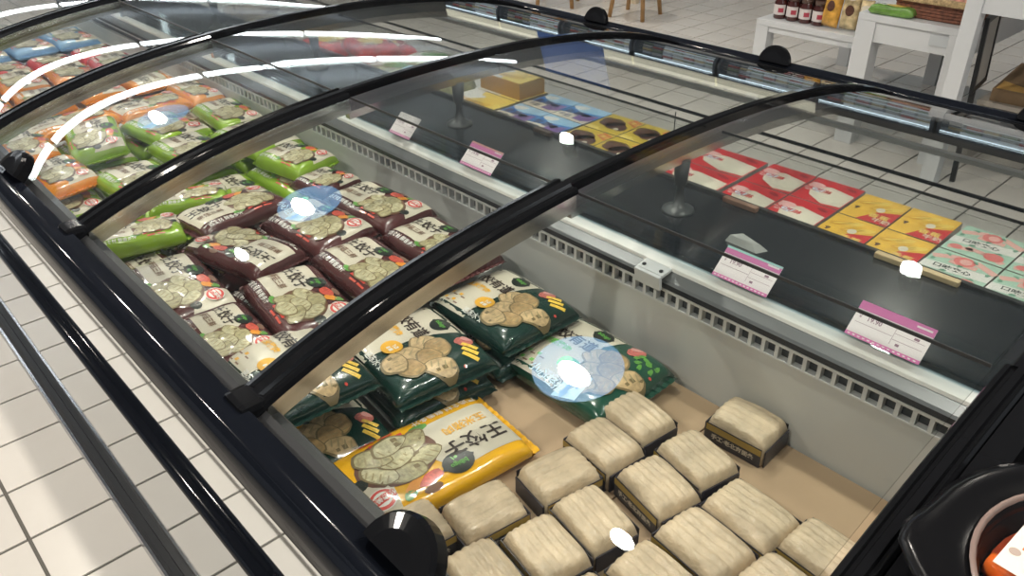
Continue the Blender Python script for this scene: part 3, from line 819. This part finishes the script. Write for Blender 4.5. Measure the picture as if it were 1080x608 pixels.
def carton_print(kind, L, W):
    h = lambda x, y: BH + .0002
    P = lambda u, v: ((u - .5) * L, (v - .5) * W)
    pg = lambda pts: [P(a, b) for a, b in pts]
    E = lambda u, v, rx, ry, rot=0, n=14, wob=0, seed=0: ell(*P(u, v), rx * L, ry * W, rot, n, wob, seed)
    T = lambda s, u, v, sz, rot=0, b=.0004: ('text', s, *P(u, v), sz * W, rot, b)
    if kind == 'red':
        it = [(pg([(.10, .60), (.45, .74), (.98, .62), (.98, .10), (.62, .04), (.25, .25)]), K_cream, 1), (E(.64, .40, .32, .22, -.4, 18, .04), mat('card_cream2', (.78, .73, .60), .33, coat=.4), 2),
              (E(.18, .66, .17, .12, .3, 12, .12, 2), K_pink, 2), (E(.30, .50, .13, .09, .1, 10, .15), K_ice, 3), (E(.12, .48, .10, .08, 0, 9, .2), K_pink, 2), (T('冰淇淋', .30, .50, .16), K_red, 4), (E(.80, .85, .12, .05, -.3), B_ink('darkred', (.32, .01, .02)), 1)]
    elif kind == 'yellow':
        it = [(pg([(.36, .0), (1.0, .0), (1.0, .60), (.58, .40)]), K_red, 2)]
        for q in range(4): it.append((E(.30 + .15 * q, .70 - .06 * q + .12 * (q % 2), .26, .075, .62, 16, .04), K_ban if q % 2 else K_bans, 1)); it.append((E(.31 + .15 * q, .72 - .06 * q + .12 * (q % 2), .22, .025, .62, 12), K_ban, 2))
        it += [(E(.60, .52, .09, .09, 0, 14), K_cream, 3), (T('香蕉', .70, .27, .17), K_lem, 4), (T('牛奶', .82, .13, .15), K_cream, 4), (E(.16, .40, .05, .06, 0, 9, .3), K_choc, 2)]
    elif kind == 'mint':
        it = [(pg([(.0, .30), (1, .42), (1, .66), (0, .52)]), K_wht, 1)]
        for q in range(3): it.append((rrect(*P(.22 + .30 * q, .80 - .1 * (q % 2)), .42 * L, .12 * W, .5 - .5 * q), K_rosep, 2)); it.append((rrect(*P(.25 + .26 * q, .17 + .06 * (q % 2)), .38 * L, .11 * W, .3 - .4 * q), K_rosep, 2))
        it += [(E(.50, .80, .16, .15, 0, 16), K_rose, 3), (E(.52, .80, .09, .09, 0, 12), K_rosep, 4), (E(.76, .20, .15, .13, 0, 16), K_rose, 3), (E(.18, .18, .10, .08, 0, 12), K_rose, 3)]
        for q in range(7): it.append((E(.08 + .14 * q, .62 + .3 * math.sin(q * 2.1), .035, .05, q, 8, .2, q), K_mintd, 3))
        it += [(T('口味夹心', .45, .48, .13, .07), K_ink, 4)]
    elif kind == 'blue':
        it = [(pg([(.0, .0), (1, .0), (1, .30), (.55, .42), (0, .30)]), K_cream, 1), (pg([(.0, .75), (.40, .55), (1, .72), (1, 1), (0, 1)]), K_sky, 1), (E(.24, .78, .20, .12, .3, 12, .1), K_wht, 2),
              (pg([(.52, .12), (.55, .48), (.96, .60), (.98, .22), (.80, .10)]), K_pur, 3), (E(.66, .45, .12, .10, 0, 12, .1), K_pur, 3), (T('紫薯', .30, .45, .26), K_navy, 4), (T('牛奶', .25, .18, .18), K_navy, 4)]
    elif kind == 'brown':
        it = [(E(.36, .56, .32, .26, .2, 18, .10, 1), K_choc, 2), (E(.62, .42, .30, .22, -.3, 16, .10, 2), K_choc, 2), (E(.72, .28, .07, .06, 0, 10), K_cream, 3), (pg([(.62, .78), (.98, .60), (.98, .90), (.7, .98)]), K_rust, 2),
              (pg([(.02, .0), (.5, .0), (.3, .14), (.02, .16)]), K_lem, 1), (T('巧克力', .80, .80, .12, -.3), K_lem, 4)]
    else:
        it = [(pg([(.0, .0), (.55, .0), (.25, 1), (0, 1)]), K_wht, 1), (E(.62, .55, .34, .18, .5, 16, .05), K_ban, 2), (E(.60, .30, .28, .10, .2, 14, .05), K_yel, 2), (E(.35, .65, .12, .12, 0, 10, .2), K_wht, 3), (T('菠萝', .25, .30, .2), K_bans, 4)]
    return drape('box_print', it, h, 0)
BASE = dict(red=K_red, yellow=K_yel, mint=K_mint, blue=K_blue, brown=K_mus, lemon=K_lem)
ADJ = dict(red='red and cream', yellow='yellow and red', mint='mint and pink', blue='blue and purple', brown='chocolate and mustard', lemon='yellow and white')
def block(kind, cx, cy, L, W, yaw, nx, ny, names, grp, z=.6912):
    l, w_ = L / nx, W / ny
    me = carton('ice_cream_box', l - .003, w_ - .003, BASE[kind], M_cartside); pm = carton_print(kind, l - .003, w_ - .003)
    k = 0
    for i in range(nx):
        for j in range(ny):
            if names[k] is None: k += 1; continue
            a = math.radians(yaw); dx, dy = (i + .5) * l - L / 2, (j + .5) * w_ - W / 2
            o = new_obj('ice_cream_box', me); o.location = (cx + dx * math.cos(a) - dy * math.sin(a), cy + dx * math.sin(a) + dy * math.cos(a), z)
            o.rotation_euler = (0, 0, a)
            tag(o, ADJ[kind] + ' ice cream box, ' + names[k], 'ice cream box', grp); k += 1
            new_obj('box_print', pm, o)
def four(x): return ['%s of the %s, on the divider side' % ('left', x), 'left of the %s, toward the floor side' % x, 'right of the %s, on the divider side' % x, 'right of the %s, toward the floor side' % x]
block('red', -.785, 1.516, .226, .262, 2, 2, 2, four('four red boxes'), 'red ice cream boxes')
block('yellow', -.567, 1.516, .204, .258, 2, 2, 2, four('four banana boxes'), 'banana ice cream boxes')
block('mint', -.343, 1.514, .238, .262, 0, 2, 2, four('mint boxes'), 'mint ice cream boxes')
block('red', -.988, 1.512, .165, .245, 2, 1, 2, ['under the rib beside the support post', 'under the rib, farther from the post'], 'red ice cream boxes')
block('blue', -1.513, 1.514, .241, .239, -1, 2, 2, four('four blue boxes'), 'blue ice cream boxes')
block('brown', -1.275, 1.514, .226, .248, 2, 2, 2, four('four chocolate boxes'), 'chocolate ice cream boxes')
block('lemon', -1.735, 1.514, .18, .245, 0, 1, 2, ['beside the blue boxes, next to the divider', 'beside the blue boxes, toward the floor side'], 'lemon ice cream boxes')
o = new_obj('ice_cream_box', carton('ice_cream_box', .17, .10, K_lem, B_ink('sideorange', (.62, .34, .10)))); o.location = (-1.735, 1.575, .6912 + BH + .001)
tag(o, 'yellow ice cream box stacked on top of the white and yellow boxes', 'ice cream box', 'lemon ice cream boxes')
new_obj('box_print', carton_print('lemon', .17, .10), o)
# small clips along the divider edge, a wire divider between the boxes, a scrap of film
for x0, x1, m, lab in ((-.845, -.765, mat('clip_brown', (.30, .17, .12), .4), 'brown plastic label clip in front of the red boxes'), (-.515, -.365, mat('clip_tan', (.66, .50, .30), .45), 'tan label strip in front of the mint boxes'),
                       (-1.415, -1.355, mat('clip_dark', (.10, .07, .05), .4), 'dark label clip in front of the blue boxes')):
    o = box('label_clip', (x0, 1.352, .7575), (x1, 1.366, .768), m, None, .002); tag(o, lab, 'label clip')
o = new_obj('wire_divider', lathe_mesh('wire_divider', [(.0015, 0), (.0015, .10)], 8, M_matblack)); o.location = (-1.195, 1.645, .690); tag(o, 'thin upright black wire beside the chocolate boxes', 'wire')
sv = [(-.035, -.012, 0), (.035, -.014, 0), (.045, .010, 0), (-.02, .018, 0), (-.03, -.004, .012), (.02, -.006, .010), (.03, .006, .009), (-.012, .010, .016)]
o = new_obj('film_scrap', fix_normals(mesh_of('film_scrap', sv, [(0, 1, 2, 3), (4, 5, 6, 7), (0, 1, 5, 4), (1, 2, 6, 5), (2, 3, 7, 6), (3, 0, 4, 7)], False, mat('scrap', (.36, .36, .35), .4))))
o.location = (-.705, 1.225, .7575); tag(o, 'crumpled grey scrap of film on the black divider', 'scrap')

# far side of the third and fourth bays: loose bags
def pillow(name, L, W, T, m, seed):
    me = bag_body(name, L, W, T, seed, 16, 12); me.materials.append(m); return me
F_red = mat('snack_red', (.62, .03, .02), .25, coat=.6, noise_amt=.35, noise_scale=28, bump=.3, bump_scale=30)
F_clear = mat('veg_bag', (.42, .42, .26), .25, coat=.6, noise_amt=.5, noise_scale=35, bump=.4, bump_scale=30)
F_brown = mat('brown_bag', (.30, .25, .20), .35, noise_amt=.3, noise_scale=20, bump=.3)
for i, (x, y, z, yaw, m, lab) in enumerate((
    (-2.62, 1.49, .692, 12, F_red, 'red snack bag with yellow flames nearest the third rib post'), (-2.40, 1.58, .692, 80, F_red, 'red snack bag lying farther back in the third bay'), (-2.36, 1.50, .735, -15, F_red, 'red snack bag at the right end of the red heap'),
    (-2.18, 1.46, .692, 5, F_clear, 'clear bag of green vegetables beside the red snack bags'), (-1.985, 1.49, .692, 86, F_clear, 'clear bag of pale vegetables closest to the third rib'), (-2.17, 1.615, .692, 0, F_clear, 'clear vegetable bag toward the far glass'),
    (-3.05, 1.50, .692, 5, F_brown, 'brown paper food bag in the fourth bay'), (-3.35, 1.56, .692, 40, F_brown, 'brown food bag farther along the fourth bay'))):
    t = empty('snack_bag', (x, y, z), math.radians(yaw)); tag(t, lab, 'food bag', 'loose bags on the far deck')
    new_obj('pouch', pillow('pouch', .20, .15, .055, m, i), t)
    if m is F_red:
        tp, _ = bag_height(.20, .15, .055, i)
        new_obj('print', drape('print', [(ell(.01, 0, .05, .035, .5, 14, .15, i), K_lem, 1), (ell(-.05, .02, .025, .02, 0, 10, .2), K_rust, 1), (('text', '辣', .055, -.02, .05, 0, .001), K_cream, 2)], tp, .02, .0008), t)
    elif m is F_clear:
        tp, _ = bag_height(.20, .15, .055, i)
        new_obj('print', drape('print', [(ell(.0, .01, .045, .03, .5, 12, .15, i), I_leaf, 1), (rrect(-.05, -.02, .05, .04, .3), K_wht, 1), (rrect(.06, .02, .03, .05, .3), K_sky, 1)], tp, .02, .0008), t)

# ------------------------------------------------------------------ price tags
M_tagw = mat('tag_white', (.78, .72, .74), .45); M_tagp = mat('tag_pink', (.62, .16, .40), .45); M_tagl = mat('tag_line', (.25, .14, .2), .5); M_tagg = mat('tag_teal', (.35, .62, .60), .45)
def price_tag(x, w_, lab, topm=M_tagp):
    t = empty('price_tag', (x, YW + .0115, .7580)); t.rotation_euler = (math.radians(44), 0, 0)
    tag(t, lab, 'price tag', 'price tags along the divider')
    hh = .060
    box('card', (-w_/2, 0, -.0004), (w_/2, hh, .0004), M_tagw, t)
    it = [(rect(-w_/2, hh - .014, w_/2, hh), M_tagp if topm is not M_tagw else M_tagw, 1), (rect(-w_/2, 0, w_/2, .006), M_tagp, 1), (rect(-w_/2, hh - .004, w_/2, hh), topm, 2), (('text', '19.90', -w_ * .22, hh * .58, .011, 0, .0002), M_tagl, 1),
          (rect(w_ * .06, .012, w_ * .065, .040), M_tagl, 1), (rect(-w_ * .46, .024, w_ * .05, .0246), M_tagl, 1), (rect(w_ * .07, .030, w_ * .46, .0306), M_tagl, 1), (rect(w_ * .07, .020, w_ * .46, .0206), M_tagl, 1),
          (rrect(w_ * .36, hh - .006, w_ * .2, .003), M_tagw, 2), (rrect(w_ * .16, .014, .006, .004), M_tagl, 1), (rrect(w_ * .34, .034, .008, .004), M_tagl, 1), (('text', '¥', -w_ * .42, hh * .58, .008, 0, 0), M_tagl, 1)]
    for k in range(14): it.append((rrect(-w_ * .45 + k * w_ * .068, .003, .004, .002), M_tagw, 2))
    new_obj('tag_print', drape('tag_print', it, lambda a, b: .0005, 0), t)
price_tag(-.372, .118, 'pink topped price tag nearest the end rib')
price_tag(-.628, .110, 'pink and teal topped price tag before the red boxes', M_tagg)
price_tag(-1.335, .108, 'price tag with reddish top in the second bay, on the right', mat('tag_rust', (.55, .28, .24), .45))
price_tag(-1.630, .085, 'pale price tag in the second bay beside the third rib', M_tagw)
price_tag(-2.75, .09, 'pale price tag in the fourth bay', M_tagw)
for x, lab in ((-.795, 'white plastic tag clip fixed under the second rib'), (-2.06, 'white plastic tag clip in the third bay'), (-2.95, 'white plastic tag clip in the fourth bay')):
    t = empty('tag_clip', (x, YW - .004, .703)); tag(t, lab, 'clip', 'white clips on the divider ledge')
    t.rotation_euler = (math.radians(8), 0, 0)
    box('plate', (-.030, -.022, .000), (.030, -.014, .030), M_white, t, .002)
    box('shelf', (-.030, -.014, .024), (.030, .016, .031), M_white, t, .002)
    for s in (-.02, .02): new_obj('screw', lathe_mesh('screw', [(.004, .031), (.004, .033)], 10, M_lip), t).location = (s, -.004, 0)

# ------------------------------------------------------------------ black end stand with the bowl
ES = empty('end_stand', (0, 0, 0)); tag(ES, 'glossy black display stand butted against the end of the freezer', 'display stand')
box('top', (XE + .032, -.10, .762), (.75, 2.3, .800), mat('stand_black', (.004, .004, .0045), .12, spec=.08), ES, .004)
box('body', (XE + .033, .30, 0), (.70, 2.2, .762), mat('stand_black', (.004, .004, .0045), .12, spec=.08), ES, .004)
box('rim', (XE + .032, .30, .800), (XE + .045, 2.2, .812), mat('stand_black', (.004, .004, .0045), .12, spec=.08), ES, .003)
TB = empty('food_bowl', (.034, .672, .8005)); tag(TB, 'black takeaway bowl of red spicy rice cakes with a film lid and paper label', 'food bowl')
M_tub = mat('tub_black', (.006, .006, .007), .2, spec=.22)
def tub_mesh():
    n = 48; v, f = [], []
    rings = [(.085, 0, 0), (.10, .004, 0), (.128, .105, 0), (.134, .112, 0), (.168, .114, 1), (.178, .110, 1), (.178, .107, 1), (.136, .108, 0), (.125, .100, 0), (.098, .008, 0)]
    for r, z, sq in rings:
        for i in range(n):
            a = 2 * math.pi * i / n
            k = 1.0
            if sq: k = 1 + .09 * max(0, math.cos(4 * (a - math.radians(20)))) ** 3
            v.append((r * k * math.cos(a), r * k * math.sin(a), z))
    for j in range(len(rings) - 1):
        for i in range(n):
            i2 = (i + 1) % n; f.append((j * n + i, j * n + i2, (j + 1) * n + i2, (j + 1) * n + i))
    f.append(tuple(range(n))); f.append(tuple(range((len(rings) - 1) * n, len(rings) * n)))
    return fix_normals(mesh_of('tub', v, f, True, M_tub))
new_obj('tub', tub_mesh(), TB)
new_obj('rim_ring', lathe_mesh('rim_ring', [(.130, .1125), (.131, .1155), (.134, .1165), (.136, .1145)], 48, mat('rim_brown', (.24, .17, .15), .25), True, False), TB)
new_obj('sauce', lathe_mesh('sauce', [(.118, .082), (.118, .086)], 32, mat('sauce', (.35, .05, .015), .25, noise_amt=.4, noise_scale=30)), TB)
M_rc = mat('rice_cake', (.80, .13, .015), .25, noise_amt=.35, noise_scale=25, coat=.5)
rc = lathe_mesh('rice_cake', [(.004, -.032), (.011, -.030), (.013, -.02), (.013, .02), (.011, .030), (.004, .032)], 12, M_rc)
for k in range(26):
    a = k * 2.4; r = .016 + .098 * ((k % 13) / 13) ** .7
    o = new_obj('rice_cake', rc, TB); o.location = (r * math.cos(a) * .82, r * math.sin(a) * .82, .088 + .005 * (k % 3)); o.rotation_euler = (math.radians(90 + 10 * math.sin(k)), 0, a * 1.7)
new_obj('lid_film', lathe_mesh('lid_film', [(.132, .1175), (.132, .1182)], 40, M_glass, False), TB)
lb = box('paper_label', (-.060, -.055, .1184), (.060, .055, .1190), mat('label_paper', (.82, .76, .66), .5), TB); lb.location = (-.046, .004, 0); lb.rotation_euler = (0, 0, math.radians(-3))
new_obj('label_print', drape('label_print', [(('text', '火辣', -.030, 0, .040, math.pi / 2, .001), mat('label_orange', (.75, .16, .03), .5), 1), (('text', '炒年糕', .012, 0, .020, math.pi / 2, .0003), mat('label_grey', (.45, .35, .3), .5), 1),
    (ell(-.052, -.030, .005, .005), mat('label_grey', (.45, .35, .3), .5), 1)], lambda a, b: .1191, 0), lb)

# ------------------------------------------------------------------ tables behind the freezer
def parsons(name, x0, x1, y0, y1, z, leg, ap, lab):
    t = empty(name, ((x0 + x1) / 2, (y0 + y1) / 2, 0)); tag(t, lab, 'table', 'white stepped display tables')
    a, b = (x1 - x0) / 2, (y1 - y0) / 2
    box('tabletop', (-a, -b, z - .03), (a, b, z), M_white, t, .002)
    for s in (-1, 1):
        box('apron', (-a + leg, s * (b - .02) - .01, z - ap), (a - leg, s * (b - .02) + .01, z - .03), M_white, t)
        box('apron', (s * (a - .02) - .01, -b + leg, z - ap), (s * (a - .02) + .01, b - leg, z - .03), M_white, t)
        for q in (-1, 1):
            lx, ly = s * (a - leg / 2), q * (b - leg / 2)
            box('leg', (lx - leg / 2, ly - leg / 2, 0), (lx + leg / 2, ly + leg / 2, z - .03), M_white, t, .002)
    return t
parsons('display_table', -2.36, -1.75, 3.88, 4.93, .45, .072, .06, 'lowest white display table holding the dark jars')
parsons('display_table', -1.735, -1.24, 3.70, 4.93, .61, .085, .12, 'middle-height white display table holding the wicker basket')
parsons('display_table', -1.225, -.20, 3.50, 4.90, .90, .062, .172, 'tallest white display table at the right edge')
M_chip = mat('chip', (.55, .58, .60), .5)
for x, y, z, lab in ((-1.80, 3.888, .415, 'small grey price card on the apron of the jar table'), (-1.36, 3.708, .545, 'small grey price card on the apron of the basket table')):
    t = empty('price_card', (x, y, z)); tag(t, lab, 'price card')
    box('card', (-.045, -.003, -.022), (.045, 0, .022), M_chip, t)
M_jar = mat('jam', (.07, .018, .015), .12, coat=.6); M_lid = mat('jar_lid', (.10, .06, .045), .3); M_paper = mat('jar_label', (.70, .64, .62), .5); M_lred = mat('jar_red', (.45, .05, .08), .5)
jar_me = lathe_mesh('glass_body', [(.030, 0), (.0335, .006), (.034, .082), (.027, .094), (.027, .098)], 18, M_jar)
lid_me = lathe_mesh('lid', [(.030, .098), (.030, .115), (.028, .117)], 18, M_lid)
def jar_label():
    v, f = [], []; n = 14
    for i in range(n + 1):
        a = math.radians(-160 + 140 * i / n)
        for z in (.022, .072): v.append((.0345 * math.cos(a), .0345 * math.sin(a), z))
    for i in range(n): f.append((2*i, 2*i+2, 2*i+3, 2*i+1))
    return mesh_of('label', v, f, True, M_paper)
jl = jar_label()
jv = []
for q in range(6):
    a_ = math.radians(-80 + 9 * q)
    for z in (.034, .056): jv.append((.0349 * math.cos(a_), .0349 * math.sin(a_), z))
js = mesh_of('label_mark', jv, [(2*q, 2*q+2, 2*q+3, 2*q+1) for q in range(5)], True, M_lred)
pos = ['leftmost', 'second from left', 'third from left', 'fourth from left']
for r_ in range(2):
    for i in range(4):
        t = empty('jam_jar', (-2.280 + i * .073 + .01 * r_, 3.965 + r_ * .078, .4505)); tag(t, 'dark jam jar with white label, %s in the %s row' % (pos[i], ('front', 'back')[r_]), 'jar', 'jam jars')
        new_obj('glass_body', jar_me, t); new_obj('lid', lid_me, t); new_obj('label', jl, t); new_obj('label_mark', js, t)
for i in range(3):
    t = empty('jam_jar', (-2.235 + i * .076, 4.0, .568)); tag(t, 'dark jam jar stacked on top, %s of the upper tier' % pos[i], 'jar', 'jam jars')
    new_obj('glass_body', jar_me, t); new_obj('lid', lid_me, t); new_obj('label', jl, t); new_obj('label_mark', js, t)
M_goldbag = mat('gold_pouch', (.62, .33, .06), .22, coat=.6, noise_amt=.5, noise_scale=22, bump=.4, bump_scale=30); M_goldbag2 = mat('pale_pouch', (.58, .46, .26), .22, coat=.6, noise_amt=.5, noise_scale=30, bump=.4, bump_scale=30)
for i, (x, y, m, h_, lab) in enumerate(((-1.985, 3.955, M_goldbag, .24, 'tall gold snack pouch beside the jars'), (-1.900, 3.965, M_goldbag2, .22, 'pale gold snack pouch in the middle of three'), (-1.825, 3.955, M_goldbag2, .15, 'small pale gold snack pouch next to the middle table'))):
    t = empty('snack_pouch', (x, y, .4505)); tag(t, lab, 'snack pouch', 'standing gold pouches')
    o = new_obj('pouch', pillow('pouch', .085 if i < 2 else .06, h_, .045, m, i), t); o.rotation_euler = (math.radians(82), 0, .2 * i - .1); o.location = (0, .02, h_ / 2 + .004)
    tp, _ = bag_height(.085 if i < 2 else .06, h_, .045, i)
    p_ = new_obj('print', drape('print', [(ell(0, -.02, .022, .026, 0, 12), K_choc, 1), (ell(0, .05 * h_ / .24, .028, .02, 0, 12), K_cream, 1)], tp, .02, .0008), t); p_.rotation_euler = o.rotation_euler; p_.location = o.location
t = empty('green_pouch', (-1.60, 3.735, .6105), .05); tag(t, 'green and yellow pouch lying on the corner of the basket table', 'snack pouch')
new_obj('pouch', pillow('pouch', .20, .055, .045, mat('green_pouch', (.15, .30, .06), .25, coat=.6, noise_amt=.3, noise_scale=25), 3), t)
tp, _ = bag_height(.20, .055, .045, 3); new_obj('print', drape('print', [(ell(.02, 0, .05, .018, .1, 14, .1), K_lem, 1), (ell(-.05, .01, .025, .02, 0, 10), K_wht, 1)], tp, .02, .0008), t)
# wicker basket
BK = empty('wicker_basket', (-1.435, 3.98, .6105)); tag(BK, 'low brown wicker basket with straw rim on the middle table', 'basket')
M_wick = mat('wicker', (.20, .075, .045), .6, noise_amt=.4, noise_scale=60, bump=.5, bump_scale=80); M_straw = mat('straw', (.46, .33, .17), .7, noise_amt=.4, noise_scale=90, bump=.6, bump_scale=90)
a0, b0, h0 = .155, .22, .10
for k in range(5):
    z = .004 + k * .0135
    for s in (-1, 1):
        box('weave', (-a0 - .002 * k, s * (b0 + .002 * k) - .006, z), (a0 + .002 * k, s * (b0 + .002 * k) + .006, z + .0125), M_wick, BK, .003)
        box('weave', (s * (a0 + .002 * k) - .006, -b0 - .002 * k, z), (s * (a0 + .002 * k) + .006, b0 + .002 * k, z + .0125), M_wick, BK, .003)
box('basket_floor', (-a0, -b0, .001), (a0, b0, .008), M_wick, BK)
for s in (-1, 1):
    box('straw_rim', (-a0 - .03, s * (b0 + .018) - .014, .070), (a0 + .03, s * (b0 + .018) + .014, .096), M_straw, BK, .008)
    box('straw_rim', (s * (a0 + .018) - .014, -b0 - .03, .070), (s * (a0 + .018) + .014, b0 + .03, .096), M_straw, BK, .008)
M_candy = mat('candy', (.72, .36, .28), .3, noise_amt=.4, noise_scale=40, coat=.5)
cm = bag_body('candy', .05, .035, .022, 1, 8, 6); cm.materials.append(M_candy)
for k in range(40):
    o = new_obj('wrapped_candy', cm); o.location = (-1.435 + random.uniform(-.11, .11), 3.98 + random.uniform(-.18, .18), .674 + .02 * (k % 3)); o.rotation_euler = (random.uniform(-.3, .3), random.uniform(-.3, .3), random.uniform(0, 6))
    tag(o, 'pinkish wrapped candy heaped in the wicker basket', 'candy', 'candies in the basket')
tag(box('candy_tray', (-1.575, 3.775, .620), (-1.295, 4.185, .673), mat('tray_paper', (.60, .40, .30), .7), None, .002), 'paper liner tray inside the wicker basket', 'tray')
# below the tallest table: low shelf, carton, black frame
t = empty('low_stool', (-1.07, 4.15, 0)); tag(t, 'low grey wooden box shelf under the tallest table', 'box shelf')
M_greyw = mat('grey_wood', (.42, .38, .33), .6, noise_amt=.1, noise_scale=15)
box('top', (-.13, -.28, .27), (.36, .28, .29), M_greyw, t); box('side', (-.13, -.27, 0), (-.11, .27, .27), M_greyw, t); box('side', (.34, -.27, 0), (.36, .27, .27), M_greyw, t); box('back', (-.11, .25, 0), (.34, .27, .27), M_greyw, t)
CB = empty('carton', (-1.00, 4.10, .2905), .05); tag(CB, 'brown cardboard carton with yellow panel on the low shelf', 'carton')
M_cb = mat('carton_brown', (.27, .18, .10), .75, noise_amt=.08); M_cby = mat('carton_yellow', (.66, .40, .12), .6)
box('body', (-.17, -.20, 0), (.24, .18, .05), M_cb, CB, .002)
fv = [(-.17, -.20, .051), (.24, -.20, .051), (.24, .16, .085), (-.17, .16, .085), (-.17, -.20, .054), (.24, -.20, .054), (.24, .16, .088), (-.17, .16, .088)]
fp = new_obj('flap', fix_normals(mesh_of('flap', fv, [(0, 1, 2, 3), (4, 5, 6, 7), (0, 1, 5, 4), (1, 2, 6, 5), (2, 3, 7, 6), (3, 0, 4, 7)], False, M_cb)), CB)
new_obj('flap_print', drape('flap_print', [([(-.16, -.19), (.23, -.19), (.23, -.02), (.12, -.10), (-.06, -.13), (-.16, -.09)], M_cby, 1), (ell(.03, .0, .06, .03, .1, 12, .2), M_lip, 1)], lambda a, b: .0545 + (b + .2) * .0944, .05), fp)
t = empty('leaning_frame', (-1.120, 3.58, 0)); tag(t, 'black folding frame leaning under the tallest table', 'frame')
t.rotation_euler = (0, math.radians(-3), math.radians(8))
for lo, hi in (((-.008, 0, .40), (.008, .02, .70)), ((-.008, .20, .40), (.008, .22, .70)), ((-.008, .02, .68), (.008, .20, .70)), ((-.008, .02, .40), (.008, .20, .42)), ((-.01, .02, .004), (.01, .04, .40))):
    box('frame_bar', lo, hi, M_matblack, t)
box('frame_panel', (-.004, .02, .42), (.004, .20, .68), mat('frame_panel', (.36, .34, .31), .5), t)
# wooden stools beyond the far rail
M_wood = mat('stool_wood', (.42, .24, .10), .45, noise_amt=.2, noise_scale=20); M_woodp = mat('pale_wood', (.72, .60, .42), .5, noise_amt=.1, noise_scale=14)
def stool(x, y, m, rz, lab, sq=False):
    t = empty('stool', (x, y, 0), rz); tag(t, lab, 'stool', 'stools behind the freezer')
    new_obj('seat', lathe_mesh('seat', [(.17, .45), (.18, .46), (.18, .475), (.17, .485)], 24, m), t)
    for a in range(4):
        c, s = math.cos(a * math.pi / 2 + .78), math.sin(a * math.pi / 2 + .78)
        v = []; n = 8 if not sq else 4; r0, r1 = (.020, .016) if not sq else (.034, .034)
        for z, rr, kk in ((0, r1, 1.25), (.45, r0, .8)):
            for i in range(n):
                an = 2 * math.pi * i / n + .78
                v.append((c * .16 * kk + rr * math.cos(an), s * .16 * kk + rr * math.sin(an), z))
        f = [(i, (i + 1) % n, n + (i + 1) % n, n + i) for i in range(n)] + [tuple(range(n)), tuple(range(n, 2 * n))]
        new_obj('leg', fix_normals(mesh_of('leg', v, f, n > 4, m)), t)
stool(-4.08, 4.98, M_wood, .2, 'brown wooden stool with slim tapering legs, nearest the bare floor')
stool(-4.78, 4.85, M_wood, .6, 'brown wooden stool farther left beyond the far rail')
stool(-4.50, 5.42, M_woodp, .1, 'pale wooden stool with thick square legs between the brown stools', True)

# ------------------------------------------------------------------ upright display fridges and banner across the aisle (mirrored in the lids)
M_fr = mat('fridge_frame', (.10, .12, .15), .3); M_glow = emitter('fridge_light', (.75, .92, 1.0), 3.2); M_in = mat('fridge_inside', (.75, .80, .82), .5, emit=(.8, .95, 1.0), emit_s=.5)
fr_cols = [mat('goods_%d' % i, c, .4) for i, c in enumerate(((.7, .7, .66), (.6, .12, .1), (.75, .6, .3), (.3, .4, .25), (.55, .6, .7)))]
for i in range(8):
    x = -10.4 + i * 1.35
    t = empty('display_fridge', (x, 9.3, 0)); tag(t, 'upright lit display fridge across the aisle, mirrored in the lids', 'fridge', 'fridges across the aisle')
    box('base', (-.66, -.35, 0), (.66, .35, .22), M_fr, t); box('back_panel', (-.66, .30, .22), (.66, .35, 1.9), M_in, t)
    for s in (-1, 1): box('side', (s * .64 - .02, -.35, .22), (s * .64 + .02, .30, 1.9), M_fr, t)
    box('header', (-.66, -.35, 1.75), (.66, .30, 1.95), M_fr, t); box('light_strip', (-.62, -.37, 1.70), (.62, -.33, 1.76), M_glow, t)
    if x < -4.6: box('header_sign', (-.66, -.36, 1.96), (.66, -.30, 2.42), mat('header_cream', (.80, .77, .60), .5, emit=(1.0, .95, .72), emit_s=.7), t)
    for k in range(4):
        z = .35 + k * .33
        sh = box('shelf', (-.62, -.28, z), (.62, .29, z + .03), M_white, t)
        for q in range(7): box('goods', (-.58 + q * .17, -.24, z + .031), (-.44 + q * .17, .02, z + .18 + .06 * ((q * 3 + k) % 3) / 2), fr_cols[(q + 2 * k + i) % 5], sh)
t = empty('hanging_banner', (-6.9, 7.5, 1.7)); tag(t, 'large blue hanging banner across the aisle, mirrored in the lids', 'banner')
box('cloth', (-.55, -.01, 0), (.55, .01, 1.45), mat('banner_blue', (.10, .25, .75), .5), t); box('rod', (-.60, -.015, 1.45), (.60, .015, 1.48), M_steel, t)
for q in (-1, 1): box('cord', (q * .5 - .005, -.005, 1.48), (q * .5 + .005, .005, 1.75), M_steel, t)
